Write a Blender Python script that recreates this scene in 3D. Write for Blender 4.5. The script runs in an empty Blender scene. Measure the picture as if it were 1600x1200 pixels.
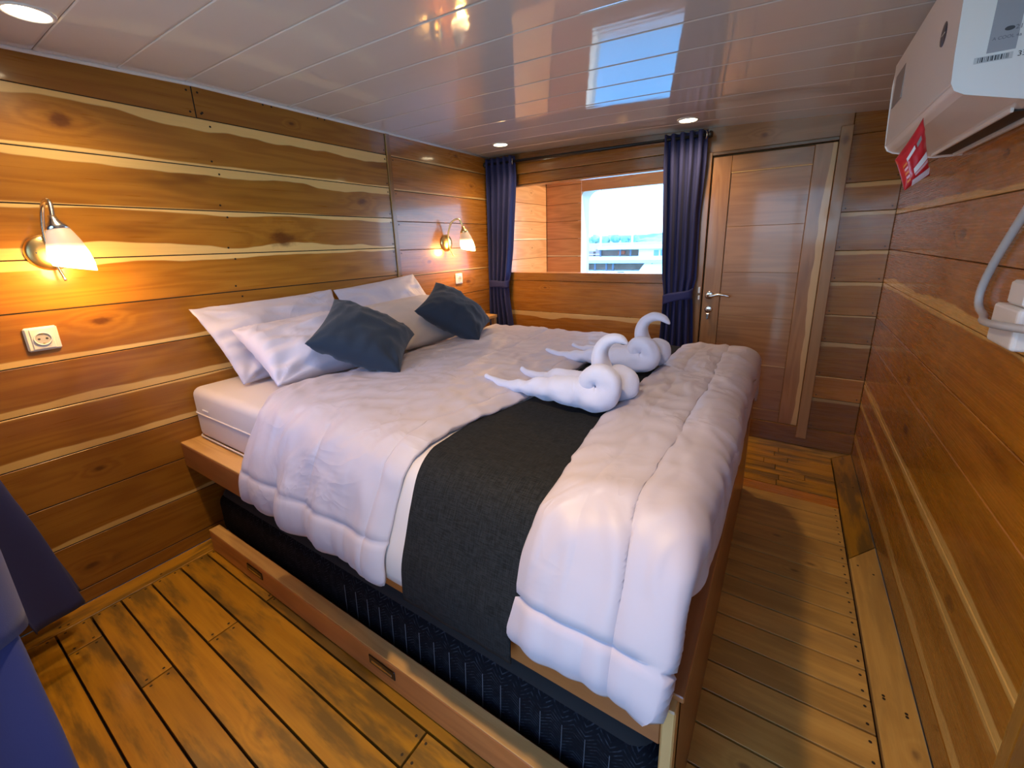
import bpy, bmesh, math, random
from mathutils import Vector, Matrix, noise

S = bpy.context.scene
COL = S.collection
rnd = random.Random(7)

# ------------------------------------------------------------------ camera
YAW, PITCH, ROLL = math.radians(33.28), math.radians(14.44), math.radians(-1.85)
fwd = Vector((math.cos(YAW)*math.cos(PITCH), math.sin(YAW)*math.cos(PITCH), -math.sin(PITCH)))
rgt0 = Vector((math.sin(YAW), -math.cos(YAW), 0)); up0 = rgt0.cross(fwd)
rgt = math.cos(ROLL)*rgt0 + math.sin(ROLL)*up0
up = -math.sin(ROLL)*rgt0 + math.cos(ROLL)*up0
cam = bpy.data.cameras.new('camera'); cam.sensor_width = 36.0
cam.lens = 656.62/1600*36.0
cam.shift_y = (549.9-600)/1600.0
cam.clip_start = 0.02; cam.clip_end = 2000
co = bpy.data.objects.new('camera', cam); COL.objects.link(co)
co.matrix_world = Matrix(((rgt.x, up.x, -fwd.x, 0), (rgt.y, up.y, -fwd.y, 0), (rgt.z, up.z, -fwd.z, 1.3), (0, 0, 0, 1)))
S.camera = co

# ------------------------------------------------------------------ world, light, exposure
S.view_settings.view_transform = 'Standard'; S.view_settings.look = 'None'
S.view_settings.exposure = 0.58; S.view_settings.gamma = 1.0; S.view_settings.use_curve_mapping = False
S.cycles.use_denoising = True
S.cycles.max_bounces = 10; S.cycles.diffuse_bounces = 5; S.cycles.glossy_bounces = 4; S.cycles.transparent_max_bounces = 8
S.cycles.sample_clamp_indirect = 6.0
SKY = 4.8
W = bpy.data.worlds.new('sky'); S.world = W; W.use_nodes = True
nt = W.node_tree; nt.nodes.clear()
o_ = nt.nodes.new('ShaderNodeOutputWorld'); b_ = nt.nodes.new('ShaderNodeBackground')
tc = nt.nodes.new('ShaderNodeTexCoord'); sx = nt.nodes.new('ShaderNodeSeparateXYZ'); cr = nt.nodes.new('ShaderNodeValToRGB')
mr = nt.nodes.new('ShaderNodeMapRange'); mr.inputs['From Min'].default_value = -1; mr.inputs['From Max'].default_value = 1
nt.links.new(tc.outputs['Generated'], sx.inputs[0]); nt.links.new(sx.outputs['Z'], mr.inputs['Value']); nt.links.new(mr.outputs[0], cr.inputs[0])
e = cr.color_ramp.elements
e[0].position = 0.0; e[0].color = (0.16, 0.26, 0.30, 1)
e[1].position = 1.0; e[1].color = (0.20, 0.42, 0.95, 1)
for p, c in ((0.495, (0.24, 0.40, 0.50, 1)), (0.502, (0.50, 0.76, 1.0, 1)), (0.56, (0.36, 0.62, 1.0, 1)), (0.70, (0.26, 0.48, 1.0, 1))):
    k = e.new(p); k.color = c
nt.links.new(cr.outputs[0], b_.inputs[0]); b_.inputs[1].default_value = SKY
nt.links.new(b_.outputs[0], o_.inputs[0])

def portal(name, loc, direction, sx_, sy_):
    l = bpy.data.lights.new(name, 'AREA'); l.shape = 'RECTANGLE'; l.size = sx_; l.size_y = sy_
    l.cycles.is_portal = True
    o = bpy.data.objects.new(name, l); COL.objects.link(o)
    o.location = loc; o.rotation_euler = Vector(direction).to_track_quat('-Z', 'Y').to_euler()
portal('front_window_portal', (4.06, 0.4, 1.36), (-1, 0, 0), 2.7, 0.85)
portal('rear_window_portal', (-0.16, 1.35, 1.365), (1, 0, 0), 1.30, .87)
portal('added_window_portal', (-0.16, -.225, 1.5), (1, 0, 0), 0.37, .6)  # daylight for the added high window
portal('rear_doorway_portal', (-0.16, .21, .9), (1, 0, 0), 0.42, 1.8)
DOWN_W, SHADE_E, SCONCE_W = 4.8, 14.0, 3.3
sun = bpy.data.lights.new('sun', 'SUN'); sun.energy = 2.2; sun.angle = math.radians(.6); sun.color = (1, .93, .82)
so = bpy.data.objects.new('sun', sun); COL.objects.link(so); so.rotation_euler = Vector((.02, 1, -.12)).to_track_quat('-Z', 'Y').to_euler()

# ------------------------------------------------------------------ helpers
def link(o, parent=None):
    COL.objects.link(o)
    if parent is not None: o.parent = parent
    return o
def tag(o, label=None, cat=None, group=None, kind=None):
    if label: o['label'] = label
    if cat: o['category'] = cat
    if group: o['group'] = group
    if kind: o['kind'] = kind
    return o
def empty(name, loc, label=None, cat=None, group=None, kind=None):
    o = bpy.data.objects.new(name, None); o.location = loc; o.empty_display_size = .05
    link(o); o['_w'] = 0; del o['_w']
    return tag(o, label, cat, group, kind)
def wpos(o):
    v = Vector((0, 0, 0))
    while o is not None:
        v = v + Vector(o.location); o = o.parent
    return v
def mesh_obj(name, verts, faces, mat, parent=None, smooth=False, uvs=None, attrs=None, mats=None, fmat=None):
    """verts in WORLD coordinates; stored relative to the parent's position."""
    off = wpos(parent) if parent is not None else Vector((0, 0, 0))
    me = bpy.data.meshes.new(name)
    me.from_pydata([tuple(Vector(v)-off) for v in verts], [], faces)
    for m in (mats or [mat]): me.materials.append(m)
    if fmat:
        for p, i in zip(me.polygons, fmat): p.material_index = i
    if uvs is not None:
        uv = me.uv_layers.new(name='UVMap')
        for l in me.loops: uv.data[l.index].uv = uvs[l.vertex_index]
    if attrs:
        for k, (ty, vals) in attrs.items():
            a = me.attributes.new(k, ty, 'POINT')
            for i, v in enumerate(vals):
                if ty == 'FLOAT': a.data[i].value = v
                else: a.data[i].color = v
    if smooth:
        for p in me.polygons: p.use_smooth = True
    me.update()
    return link(bpy.data.objects.new(name, me), parent)
class MB:
    def __init__(s): s.v = []; s.f = []; s.m = []
    def add(s, vs, fs, m=0):
        n = len(s.v); s.v += [Vector(v) for v in vs]; s.f += [tuple(i+n for i in f) for f in fs]; s.m += [m]*len(fs)
        return s
    def box(s, a, b, c=0.0, m=0):
        x0, y0, z0 = [min(a[i], b[i]) for i in range(3)]; x1, y1, z1 = [max(a[i], b[i]) for i in range(3)]
        if c <= 0:
            vs = [(x, y, z) for z in (z0, z1) for y in (y0, y1) for x in (x0, x1)]
            return s.add(vs, [(0, 2, 3, 1), (4, 5, 7, 6), (0, 1, 5, 4), (2, 6, 7, 3), (0, 4, 6, 2), (1, 3, 7, 5)], m)
        bm = bmesh.new(); bmesh.ops.create_cube(bm, size=1)
        for v in bm.verts: v.co = Vector((x0+(v.co.x+.5)*(x1-x0), y0+(v.co.y+.5)*(y1-y0), z0+(v.co.z+.5)*(z1-z0)))
        c = min(c, (x1-x0)*.49, (y1-y0)*.49, (z1-z0)*.49)
        bmesh.ops.bevel(bm, geom=bm.edges[:]+bm.verts[:], offset=c, segments=3 if c > .006 else 1, affect='EDGES', profile=.5)
        bm.verts.index_update()
        s.add([v.co.copy() for v in bm.verts], [[v.index for v in f.verts] for f in bm.faces], m); bm.free()
        return s
    def tube(s, pts, rad, n=12, m=0, cap=True, sq=(1, 1), upv=None):
        pts = [Vector(p) for p in pts]; rs = rad if isinstance(rad, (list, tuple)) else [rad]*len(pts)
        base = len(s.v); prev = None
        for i, p in enumerate(pts):
            t = (pts[min(i+1, len(pts)-1)]-pts[max(i-1, 0)]).normalized()
            if prev is None:
                a = Vector(upv) if upv else (Vector((0, 0, 1)) if abs(t.z) < .9 else Vector((1, 0, 0)))
                prev = (a - t*a.dot(t)).normalized()
            prev = (prev - t*prev.dot(t)).normalized()
            q = t.cross(prev)
            for k in range(n):
                an = 2*math.pi*k/n
                s.v.append(p + rs[i]*(math.cos(an)*prev*sq[0]+math.sin(an)*q*sq[1]))
        for i in range(len(pts)-1):
            for k in range(n):
                a = base+i*n+k; b = base+i*n+(k+1) % n
                s.f.append((a, b, b+n, a+n)); s.m.append(m)
        if cap:
            s.f.append(tuple(base+k for k in reversed(range(n)))); s.m.append(m)
            s.f.append(tuple(base+(len(pts)-1)*n+k for k in range(n))); s.m.append(m)
        return s
    def lathe(s, prof, o, axis=(0, 0, 1), n=24, m=0):
        ax = Vector(axis).normalized(); a = Vector((1, 0, 0)) if abs(ax.x) < .9 else Vector((0, 1, 0))
        u = (a-ax*a.dot(ax)).normalized(); w = ax.cross(u); base = len(s.v); o = Vector(o)
        for r, h in prof:
            for k in range(n):
                an = 2*math.pi*k/n; s.v.append(o+ax*h+max(r, 1e-4)*(math.cos(an)*u+math.sin(an)*w))
        for i in range(len(prof)-1):
            for k in range(n):
                p = base+i*n+k; q = base+i*n+(k+1) % n
                s.f.append((p, q, q+n, p+n)); s.m.append(m)
        return s
    def build(s, name, mats, parent=None, smooth=False):
        ml = mats if isinstance(mats, list) else [mats]
        o = mesh_obj(name, s.v, s.f, None, parent, smooth, mats=ml, fmat=s.m)
        return o
def subsurf(o, n=1):
    m = o.modifiers.new('subsurf', 'SUBSURF'); m.levels = n; m.render_levels = n
def spline(pts, n):
    """Catmull-Rom resample, n points evenly by length"""
    P = [Vector(p) for p in pts]; out = []
    for i in range(len(P)-1):
        p0, p1, p2, p3 = P[max(i-1, 0)], P[i], P[i+1], P[min(i+2, len(P)-1)]
        for k in range(16):
            t = k/16
            out.append(.5*((2*p1)+(p2-p0)*t+(2*p0-5*p1+4*p2-p3)*t*t+(3*p1-p0-3*p2+p3)*t**3))
    out.append(P[-1])
    L = [0]
    for a, b in zip(out, out[1:]): L.append(L[-1]+(b-a).length)
    res = []; j = 0
    for k in range(n):
        d = L[-1]*k/(n-1)
        while j < len(L)-2 and L[j+1] < d: j += 1
        t = (d-L[j])/max(L[j+1]-L[j], 1e-9)
        res.append(out[j].lerp(out[j+1], min(max(t, 0), 1)))
    return res
def interp(x, pts):
    if x <= pts[0][0]: return pts[0][1]
    for (a, b), (c, d) in zip(pts, pts[1:]):
        if x <= c: return b+(d-b)*(x-a)/(c-a)
    return pts[-1][1]
def sstep(a, b, x):
    t = min(max((x-a)/(b-a), 0), 1); return t*t*(3-2*t)
def nz(x, y, z=0.0): return noise.noise(Vector((x, y, z)))
def ridge(x, y, z=0.0): return (1-abs(noise.noise(Vector((x, y, z)))))**4

# ------------------------------------------------------------------ materials
class NB:
    def __init__(s, name):
        s.m = bpy.data.materials.new(name); s.m.use_nodes = True; s.t = s.m.node_tree; s.t.nodes.clear()
        s.out = s.t.nodes.new('ShaderNodeOutputMaterial')
    def n(s, ty, **kw):
        d = s.t.nodes.new(ty)
        for k, v in kw.items():
            setattr(d, k, v)
        return d
    def set(s, sock, v):
        if isinstance(v, bpy.types.NodeSocket): s.t.links.new(v, sock)
        elif v is not None: sock.default_value = v
    def math(s, op, a, b=None, c=None, clamp=False):
        d = s.n('ShaderNodeMath', operation=op, use_clamp=clamp)
        s.set(d.inputs[0], a); s.set(d.inputs[1], b)
        if c is not None: s.set(d.inputs[2], c)
        return d.outputs[0]
    def mix(s, f, a, b, bt='MIX'):
        d = s.n('ShaderNodeMix', data_type='RGBA', blend_type=bt)
        s.set(d.inputs['Factor'], f); s.set(d.inputs['A'], a); s.set(d.inputs['B'], b)
        return d.outputs['Result']
    def smooth(s, a, b, x):
        d = s.n('ShaderNodeMapRange', interpolation_type='SMOOTHSTEP')
        s.set(d.inputs['Value'], x); s.set(d.inputs['From Min'], a); s.set(d.inputs['From Max'], b)
        return d.outputs[0]
    def noise(s, vec, scale=1, detail=3, rough=.5, dist=0):
        d = s.n('ShaderNodeTexNoise'); s.set(d.inputs['Vector'], vec); s.set(d.inputs['Scale'], scale)
        s.set(d.inputs['Detail'], detail); s.set(d.inputs['Roughness'], rough); s.set(d.inputs['Distortion'], dist)
        return d.outputs['Fac']
    def xyz(s, x, y, z=0.0):
        d = s.n('ShaderNodeCombineXYZ'); s.set(d.inputs[0], x); s.set(d.inputs[1], y); s.set(d.inputs[2], z)
        return d.outputs[0]
    def bsdf(s, color, rough=.5, metal=0, bump=None, bstr=.2, bdist=.002, coat=0, emis=None, estr=0, spec=.5, trans=0, sheen=0, sub=0):
        d = s.n('ShaderNodeBsdfPrincipled')
        c = color if isinstance(color, bpy.types.NodeSocket) else (*color, 1) if len(color) == 3 else color
        s.set(d.inputs['Base Color'], c); s.set(d.inputs['Roughness'], rough); s.set(d.inputs['Metallic'], metal)
        s.set(d.inputs['Coat Weight'], coat); d.inputs['Coat Roughness'].default_value = .08
        s.set(d.inputs['Specular IOR Level'], spec); s.set(d.inputs['Transmission Weight'], trans); s.set(d.inputs['Sheen Weight'], sheen)
        if emis is not None:
            s.set(d.inputs['Emission Color'], emis if isinstance(emis, bpy.types.NodeSocket) else (*emis, 1)); s.set(d.inputs['Emission Strength'], estr)
        if bump is not None:
            bp = s.n('ShaderNodeBump'); bp.inputs['Strength'].default_value = bstr; bp.inputs['Distance'].default_value = bdist
            s.set(bp.inputs['Height'], bump); s.t.links.new(bp.outputs[0], d.inputs['Normal'])
        s.t.links.new(d.outputs[0], s.out.inputs[0])
        return d
def rgb(r, g, b):
    f = lambda c: (c/255/12.92 if c/255 <= .04045 else ((c/255+.055)/1.055)**2.4)
    return (f(r), f(g), f(b), 1)

def wood(name, h1, h2, dark, sap, rough=.3, coat=.5, stain=0.0, staincol=(.05, .04, .02, 1), streak=1.0, blotch=.35):
    b = NB(name)
    uv = b.n('ShaderNodeUVMap'); uv.uv_map = 'UVMap'
    sp = b.n('ShaderNodeSeparateXYZ'); b.t.links.new(uv.outputs[0], sp.inputs[0]); u, v = sp.outputs[0], sp.outputs[1]
    wp = b.n('ShaderNodeAttribute', attribute_name='wp'); ws = b.n('ShaderNodeSeparateColor'); b.t.links.new(wp.outputs['Color'], ws.inputs[0])
    st, sb, tone = ws.outputs[0], ws.outputs[1], ws.outputs[2]
    wk = b.n('ShaderNodeAttribute', attribute_name='wk'); ks = b.n('ShaderNodeSeparateColor'); b.t.links.new(wk.outputs['Color'], ks.inputs[0])
    ku, kv, ksz = ks.outputs[0], ks.outputs[1], ks.outputs[2]
    pv = b.n('ShaderNodeAttribute', attribute_name='pv').outputs['Fac']
    seed = b.n('ShaderNodeAttribute', attribute_name='ps').outputs['Fac']
    # knot field
    du = b.math('MULTIPLY', b.math('SUBTRACT', u, ku), .55); dv = b.math('SUBTRACT', v, kv)
    wob = b.noise(b.xyz(b.math('MULTIPLY', u, 14), b.math('MULTIPLY', v, 26), seed), 1, 3, .6)
    dk = b.math('SQRT', b.math('ADD', b.math('MULTIPLY', du, du), b.math('MULTIPLY', dv, dv)))
    dkn = b.math('DIVIDE', dk, b.math('ADD', ksz, .0001))
    dkn = b.math('ADD', dkn, b.math('MULTIPLY', b.math('SUBTRACT', wob, .5), 2.2))
    infl = b.math('SUBTRACT', 1.0, b.smooth(.6, 4.5, dkn))
    # cathedral figure: long low-frequency contours, deflected round the knot
    fig = b.noise(b.xyz(b.math('MULTIPLY', u, .9), b.math('MULTIPLY', v, 9), seed), 1, 2, .5, .3)
    lines = b.math('SINE', b.math('ADD', b.math('MULTIPLY', fig, 46), b.math('MULTIPLY', infl, 9)))
    lines = b.math('MULTIPLY_ADD', lines, .5, .5)
    grain = b.noise(b.xyz(b.math('MULTIPLY', u, 5), b.math('MULTIPLY', v, 210), seed), 1, 4, .62)
    big = b.noise(b.xyz(b.math('MULTIPLY', u, 1.6), b.math('MULTIPLY', v, 7), b.math('ADD', seed, 7.3)), 1, 3, .55)
    f = b.math('ADD', b.math('MULTIPLY', lines, .30*streak), b.math('ADD', b.math('MULTIPLY', grain, .45), b.math('MULTIPLY', big, blotch)))
    f = b.smooth(.15, .95, f)
    col = b.mix(f, h1, h2)
    col = b.mix(b.math('MULTIPLY', b.smooth(.56, .80, big), .7), col, dark)
    # sapwood edges
    edge = b.noise(b.xyz(b.math('MULTIPLY', u, 1.7), b.math('ADD', seed, 3.1), 0), 1, 3, .5)
    wav = b.math('MAXIMUM', b.math('MULTIPLY_ADD', edge, 3.2, -.6), .12)
    topm = b.smooth(-.012, .02, b.math('SUBTRACT', pv, b.math('SUBTRACT', 1.0, b.math('MULTIPLY', st, wav))))
    botm = b.smooth(-.012, .02, b.math('SUBTRACT', b.math('MULTIPLY', sb, b.math('MAXIMUM', b.math('SUBTRACT', 2.0, wav), .12)), pv))
    sapm = b.math('MAXIMUM', topm, botm)
    sapc = b.mix(b.math('MULTIPLY', grain, .5), sap, b.mix(.5, sap, h2))
    col = b.mix(sapm, col, sapc)
    # knots
    rings = b.math('MULTIPLY_ADD', b.math('SINE', b.math('MULTIPLY', dkn, 9)), .5, .5)
    kcol = b.mix(b.math('MULTIPLY', rings, .22), dark, b.mix(.5, dark, h1))
    km = b.math('MULTIPLY', b.math('SUBTRACT', .92, b.math('MULTIPLY', b.smooth(.15, 1.5, dkn), .92)), b.smooth(.0005, .002, ksz))
    col = b.mix(km, col, kcol)
    if stain > 0:
        sn = b.noise(b.xyz(b.math('MULTIPLY', u, 2.6), b.math('MULTIPLY', v, 16), b.math('ADD', seed, 1.7)), 1, 5, .62)
        sm = b.math('MULTIPLY', b.smooth(.42, .62, sn), stain)
        col = b.mix(sm, col, staincol)
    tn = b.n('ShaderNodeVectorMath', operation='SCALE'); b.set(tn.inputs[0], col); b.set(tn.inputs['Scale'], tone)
    r = b.math('MULTIPLY_ADD', grain, .16, rough-.08)
    b.bsdf(tn.outputs[0], r, bump=b.math('ADD', grain, b.math('MULTIPLY', big, .8)), bstr=.06, bdist=.0015, coat=coat)
    return b.m
def plain(name, c, rough=.5, metal=0, coat=0, nscale=0, namt=.06, bump=0, bscale=400, spec=.5, emis=None, estr=0, sheen=0):
    b = NB(name); c = (*c[:3], 1)
    tcn = b.n('ShaderNodeTexCoord').outputs['Object']
    col = c
    if nscale:
        f = b.noise(tcn, nscale, 3)
        col = b.mix(f, tuple(x*(1-namt) for x in c[:3])+(1,), tuple(min(1, x*(1+namt)) for x in c[:3])+(1,))
    bp = b.noise(tcn, bscale, 2) if bump else None
    b.bsdf(col, rough, metal, bump=bp, bstr=bump, bdist=.001, coat=coat, spec=spec, emis=emis, estr=estr, sheen=sheen)
    return b.m

M = {}
M['wood_left'] = wood('teak_golden', (.33, .120, .010, 1), (.47, .205, .022, 1), (.12, .032, .004, 1), (.90, .61, .22, 1), .30, .40)
M['wood_back'] = wood('teak_red_brown', (.33, .115, .014, 1), (.48, .19, .028, 1), (.14, .04, .006, 1), (.74, .47, .18, 1), .28, .5)
M['wood_right'] = wood('teak_dark_orange', (.36, .120, .006, 1), (.50, .185, .012, 1), (.15, .036, .002, 1), (.78, .46, .12, 1), .27, .5)
M['wood_floor'] = wood('floor_golden', (.32, .138, .005, 1), (.48, .232, .012, 1), (.22, .095, .01, 1), (.70, .44, .10, 1), .40, .12, .85, (.11, .062, .012, 1), .6)
M['wood_floor2'] = wood('floor_tan', (.50, .26, .05, 1), (.64, .37, .09, 1), (.22, .11, .03, 1), (.66, .46, .2, 1), .42, .1, .30, (.16, .09, .03, 1), .6)  # tan copy of the floor wood, the walkway's different light put into the colour
M['wood_bed'] = wood('bed_brown', (.24, .082, .022, 1), (.32, .12, .035, 1), (.11, .035, .012, 1), (.6, .36, .14, 1), .36, .3)
M['wood_pale'] = wood('pale_teak', (.52, .28, .085, 1), (.66, .39, .14, 1), (.28, .12, .03, 1), (.76, .52, .22, 1), .34, .3)
M['wood_door'] = wood('door_teak', (.33, .14, .045, 1), (.46, .22, .075, 1), (.17, .06, .018, 1), (.70, .44, .18, 1), .30, .4)
M['wood_pass'] = wood('passage_teak', (.62, .215, .055, 1), (.78, .32, .10, 1), (.36, .11, .02, 1), (.88, .62, .30, 1), .32, .4)
M['dark'] = plain('dark_gap', (.02, .012, .006), .9)
M['nail'] = plain('nail_head', (.03, .02, .012), .6, .3)
M['ply'] = plain('backing_board', (.16, .08, .03), .8, nscale=6)
M['chrome'] = plain('satin_chrome', (.72, .68, .62), .22, 1)
M['brass'] = plain('polished_brass', (.95, .70, .30), .32, 1)
M['black'] = plain('black_rod', (.012, .012, .014), .35)
M['white_plastic'] = plain('white_plastic', (.84, .83, .80), .35, coat=.2)
M['ac_white'] = plain('ac_white', (.90, .90, .91), .30, coat=.25)
M['slot'] = plain('vent_black', (.015, .016, .02), .5)
M['cord'] = plain('grey_cable', (.55, .54, .54), .5)
M['cord_dark'] = plain('socket_hole', (.05, .05, .05), .6)
M['socket_grey'] = plain('socket_well_grey', (.50, .48, .46), .5)  # grey stands in for the shade inside the socket well
M['grey_paint'] = plain('grey_paint', (.36, .34, .37), .5, nscale=5)
M['cream_paint'] = plain('cream_paint', (.90, .84, .70), .45, nscale=7)

def cloth(name, c1, c2=None, weave=900, rough=.85, bstr=.3, sheen=.2, mott=3.0):
    b = NB(name); t = b.n('ShaderNodeTexCoord').outputs['Object']
    f = b.noise(t, mott, 4, .6)
    col = b.mix(f, (*c1, 1), (*(c2 or c1), 1))
    w1 = b.noise(t, weave, 2)
    b.bsdf(col, rough, bump=w1, bstr=bstr, bdist=.0008, sheen=sheen)
    return b.m
def satin(name, c1, c2, rough, cr=.55):
    # satin cloth with a fine net of creases
    b = NB(name); t = b.n('ShaderNodeTexCoord').outputs['Object']
    col = b.mix(b.noise(t, 3, 4, .6), (*c1, 1), (*c2, 1))
    n1 = b.noise(t, 4.2, 3, .5, .9); n2 = b.noise(t, 11, 2, .5, .5)
    r1 = b.math('POWER', b.math('SUBTRACT', 1.0, b.math('ABSOLUTE', b.math('MULTIPLY_ADD', n1, 5.0, -2.5)), None, True), 2)
    msk = b.smooth(.42, .60, b.noise(t, 2.6, 2))
    h = b.math('ADD', b.math('MULTIPLY', b.math('MULTIPLY', r1, msk), 1.0), b.math('MULTIPLY', n2, .45))
    b.bsdf(col, rough, bump=h, bstr=cr, bdist=.012, sheen=.1)
    return b.m
M['quilt'] = satin('white_satin_quilt', (.45, .395, .43), (.50, .445, .485), .50, .26)
M['sheet'] = cloth('cream_sheet', (.57, .505, .475), (.62, .55, .525), 600, .6, .1, .1)
M['pillow'] = satin('white_pillowcase', (.52, .475, .54), (.575, .53, .60), .50, .28)
M['navy'] = cloth('dark_navy_cushion', (.011, .020, .036), (.017, .028, .048), 700, .9, .3, .12)
M['curtain'] = cloth('navy_curtain', (.013, .017, .085), (.022, .028, .125), 800, .8, .2, .04)
M['curtain_blue'] = cloth('blue_curtain', (.010, .016, .105), (.016, .026, .14), 800, .8, .2, .04)
M['tie'] = cloth('navy_tieback', (.014, .018, .095), (.022, .028, .125), 800, .75, .2, .05)
M['towel'] = cloth('white_terry', (.56, .56, .66), (.63, .63, .735), 420, .95, .9, .5)
def runner_mat():
    b = NB('dark_runner_weave'); t = b.n('ShaderNodeTexCoord').outputs['Object']
    sp = b.n('ShaderNodeSeparateXYZ'); b.t.links.new(t, sp.inputs[0])
    a = b.noise(b.xyz(b.math('MULTIPLY', sp.outputs[0], 40), b.math('MULTIPLY', sp.outputs[1], 700), b.math('MULTIPLY', sp.outputs[2], 40)), 1, 2)
    c = b.noise(b.xyz(b.math('MULTIPLY', sp.outputs[0], 700), b.math('MULTIPLY', sp.outputs[1], 40), b.math('MULTIPLY', sp.outputs[2], 700)), 1, 2)
    f = b.math('MULTIPLY', b.math('ADD', a, c), .5)
    col = b.mix(b.smooth(.35, .65, f), (.006, .0065, .007, 1), (.021, .022, .0235, 1))
    b.bsdf(col, .85, bump=f, bstr=.4, bdist=.001, spec=.15)
    return b.m
M['runner'] = runner_mat()
def trundle_mat():
    b = NB('black_herringbone_ticking'); t = b.n('ShaderNodeTexCoord').outputs['Object']
    sp = b.n('ShaderNodeSeparateXYZ'); b.t.links.new(t, sp.inputs[0])
    y, z = sp.outputs[1], sp.outputs[2]
    zig = b.math('ABSOLUTE', b.math('SUBTRACT', b.math('FRACT', b.math('MULTIPLY', y, 17.0)), .5))
    w = b.math('SINE', b.math('ADD', b.math('MULTIPLY', z, 620), b.math('MULTIPLY', zig, 26)))
    f = b.smooth(.35, .95, w)
    brk = b.noise(t, 60, 3)
    f = b.math('MULTIPLY', f, b.smooth(.4, .7, brk))
    col = b.mix(b.math('MULTIPLY', f, .8), (.005, .0055, .008, 1), (.045, .05, .062, 1))
    b.bsdf(col, .85, bump=w, bstr=.3, bdist=.001, spec=.12)
    return b.m
M['trundle'] = trundle_mat()
M['trundle_top'] = cloth('black_mattress_top', (.005, .005, .0055), (.009, .009, .010), 500, .9, .3, .1)
M['stitch'] = plain('pale_stitching', (.10, .11, .125), .8)
def ceiling_mat():
    b = NB('white_pvc_panel'); t = b.n('ShaderNodeTexCoord').outputs['Object']
    sp = b.n('ShaderNodeSeparateXYZ'); b.t.links.new(t, sp.inputs[0])
    w = b.noise(b.xyz(b.math('MULTIPLY', sp.outputs[0], 9), b.math('MULTIPLY', sp.outputs[1], 1.6), 0), 1, 2, .5)
    b.bsdf((.66, .64, .635), .055, bump=w, bstr=.25, bdist=.004, coat=.0, spec=.75)
    return b.m
M['ceiling'] = ceiling_mat()
def shade_mat(name, zmid):
    # frosted glass shade, brighter where the bulb sits
    b = NB(name); t = b.n('ShaderNodeTexCoord').outputs['Object']
    sp = b.n('ShaderNodeSeparateXYZ'); b.t.links.new(t, sp.inputs[0])
    f = b.smooth(zmid+.018, zmid-.040, sp.outputs[2])
    est = b.math('MULTIPLY_ADD', f, SHADE_E, .30)
    ecol = b.mix(f, (1.0, .52, .24, 1), (1.0, .62, .20, 1))
    b.bsdf((.55, .46, .36), .35, emis=ecol, estr=est)
    return b.m
def emit(name, c, s):
    b = NB(name); b.bsdf((.8, .8, .8), .4, emis=c, estr=s); return b.m
M['lens'] = emit('downlight_lens', (1.0, .82, .52), 14)
def glass_mat():
    b = NB('window_glass')
    tr = b.n('ShaderNodeBsdfTransparent'); tr.inputs[0].default_value = (.97, .98, .98, 1)
    g = b.n('ShaderNodeBsdfGlossy'); g.inputs['Roughness'].default_value = .02
    fr = b.n('ShaderNodeFresnel'); fr.inputs[0].default_value = 1.45
    mx = b.n('ShaderNodeMixShader'); b.t.links.new(fr.outputs[0], mx.inputs[0]); b.t.links.new(tr.outputs[0], mx.inputs[1]); b.t.links.new(g.outputs[0], mx.inputs[2])
    b.t.links.new(mx.outputs[0], b.out.inputs[0]); return b.m
M['glass'] = glass_mat()

# ------------------------------------------------------------------ planks
PN = [0]
def plank(name, o, U, V, N, lu, wv, th, mat, parent, sap=(0, 0), tone=None, knot=None, c=.0018, us=1, gap=.0012, bow=None, poly=None, jit=.0006):
    """one board: o lower-left corner of its back, U along, V across, N outwards. Front face chamfered so joints read as grooves."""
    PN[0] += 1; r = random.Random(PN[0]*13+5)
    U, V, N, o = Vector(U), Vector(V), Vector(N), Vector(o)
    if tone is None: tone = r.uniform(.86, 1.12)
    th = th + r.uniform(-jit, jit)
    if poly is None: poly = [(gap, gap), (lu-gap, gap), (lu-gap, wv-gap), (gap, wv-gap)]
    n = len(poly); cx = sum(p[0] for p in poly)/n; cy = sum(p[1] for p in poly)/n
    inner = []
    for i in range(n):
        p0, p1, p2 = Vector(poly[i-1]), Vector(poly[i]), Vector(poly[(i+1) % n])
        d1 = (p1-p0).normalized(); d2 = (p2-p1).normalized()
        n1 = Vector((-d1.y, d1.x)); n2 = Vector((-d2.y, d2.x))
        bis = (n1+n2); inner.append(p1+bis*(c/max(bis.dot(n1), .2)))
    pts = [(p[0], p[1], 0) for p in poly]+[(p[0], p[1], th-c) for p in poly]+[(p[0], p[1], th) for p in inner]
    vs = [o+U*a+V*b_+N*h for a, b_, h in pts]
    fs = [tuple(range(2*n, 3*n))]
    for i in range(n):
        j = (i+1) % n
        fs.append((i, j, n+j, n+i)); fs.append((n+i, n+j, 2*n+j, 2*n+i))
    fs.append(tuple(reversed(range(n))))
    if U.cross(V).dot(N) < 0: fs = [tuple(reversed(f)) for f in fs]
    ou = r.uniform(0, 30)
    uvs = [(a+ou, b_+ou*.37) for a, b_, h in pts]
    k = knot or (0, 0, 0)
    A = {'wp': ('FLOAT_COLOR', [(sap[0], sap[1], tone, 1)]*len(vs)),
         'wk': ('FLOAT_COLOR', [(k[0]+ou, k[1]+ou*.37, k[2], 1)]*len(vs)),
         'pv': ('FLOAT', [min(max(b_/wv, 0), 1) for a, b_, h in pts]),
         'ps': ('FLOAT', [r.uniform(0, 60)]*len(vs))}
    return mesh_obj(name, vs, fs, mat, parent, uvs=uvs, attrs=A)
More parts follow.
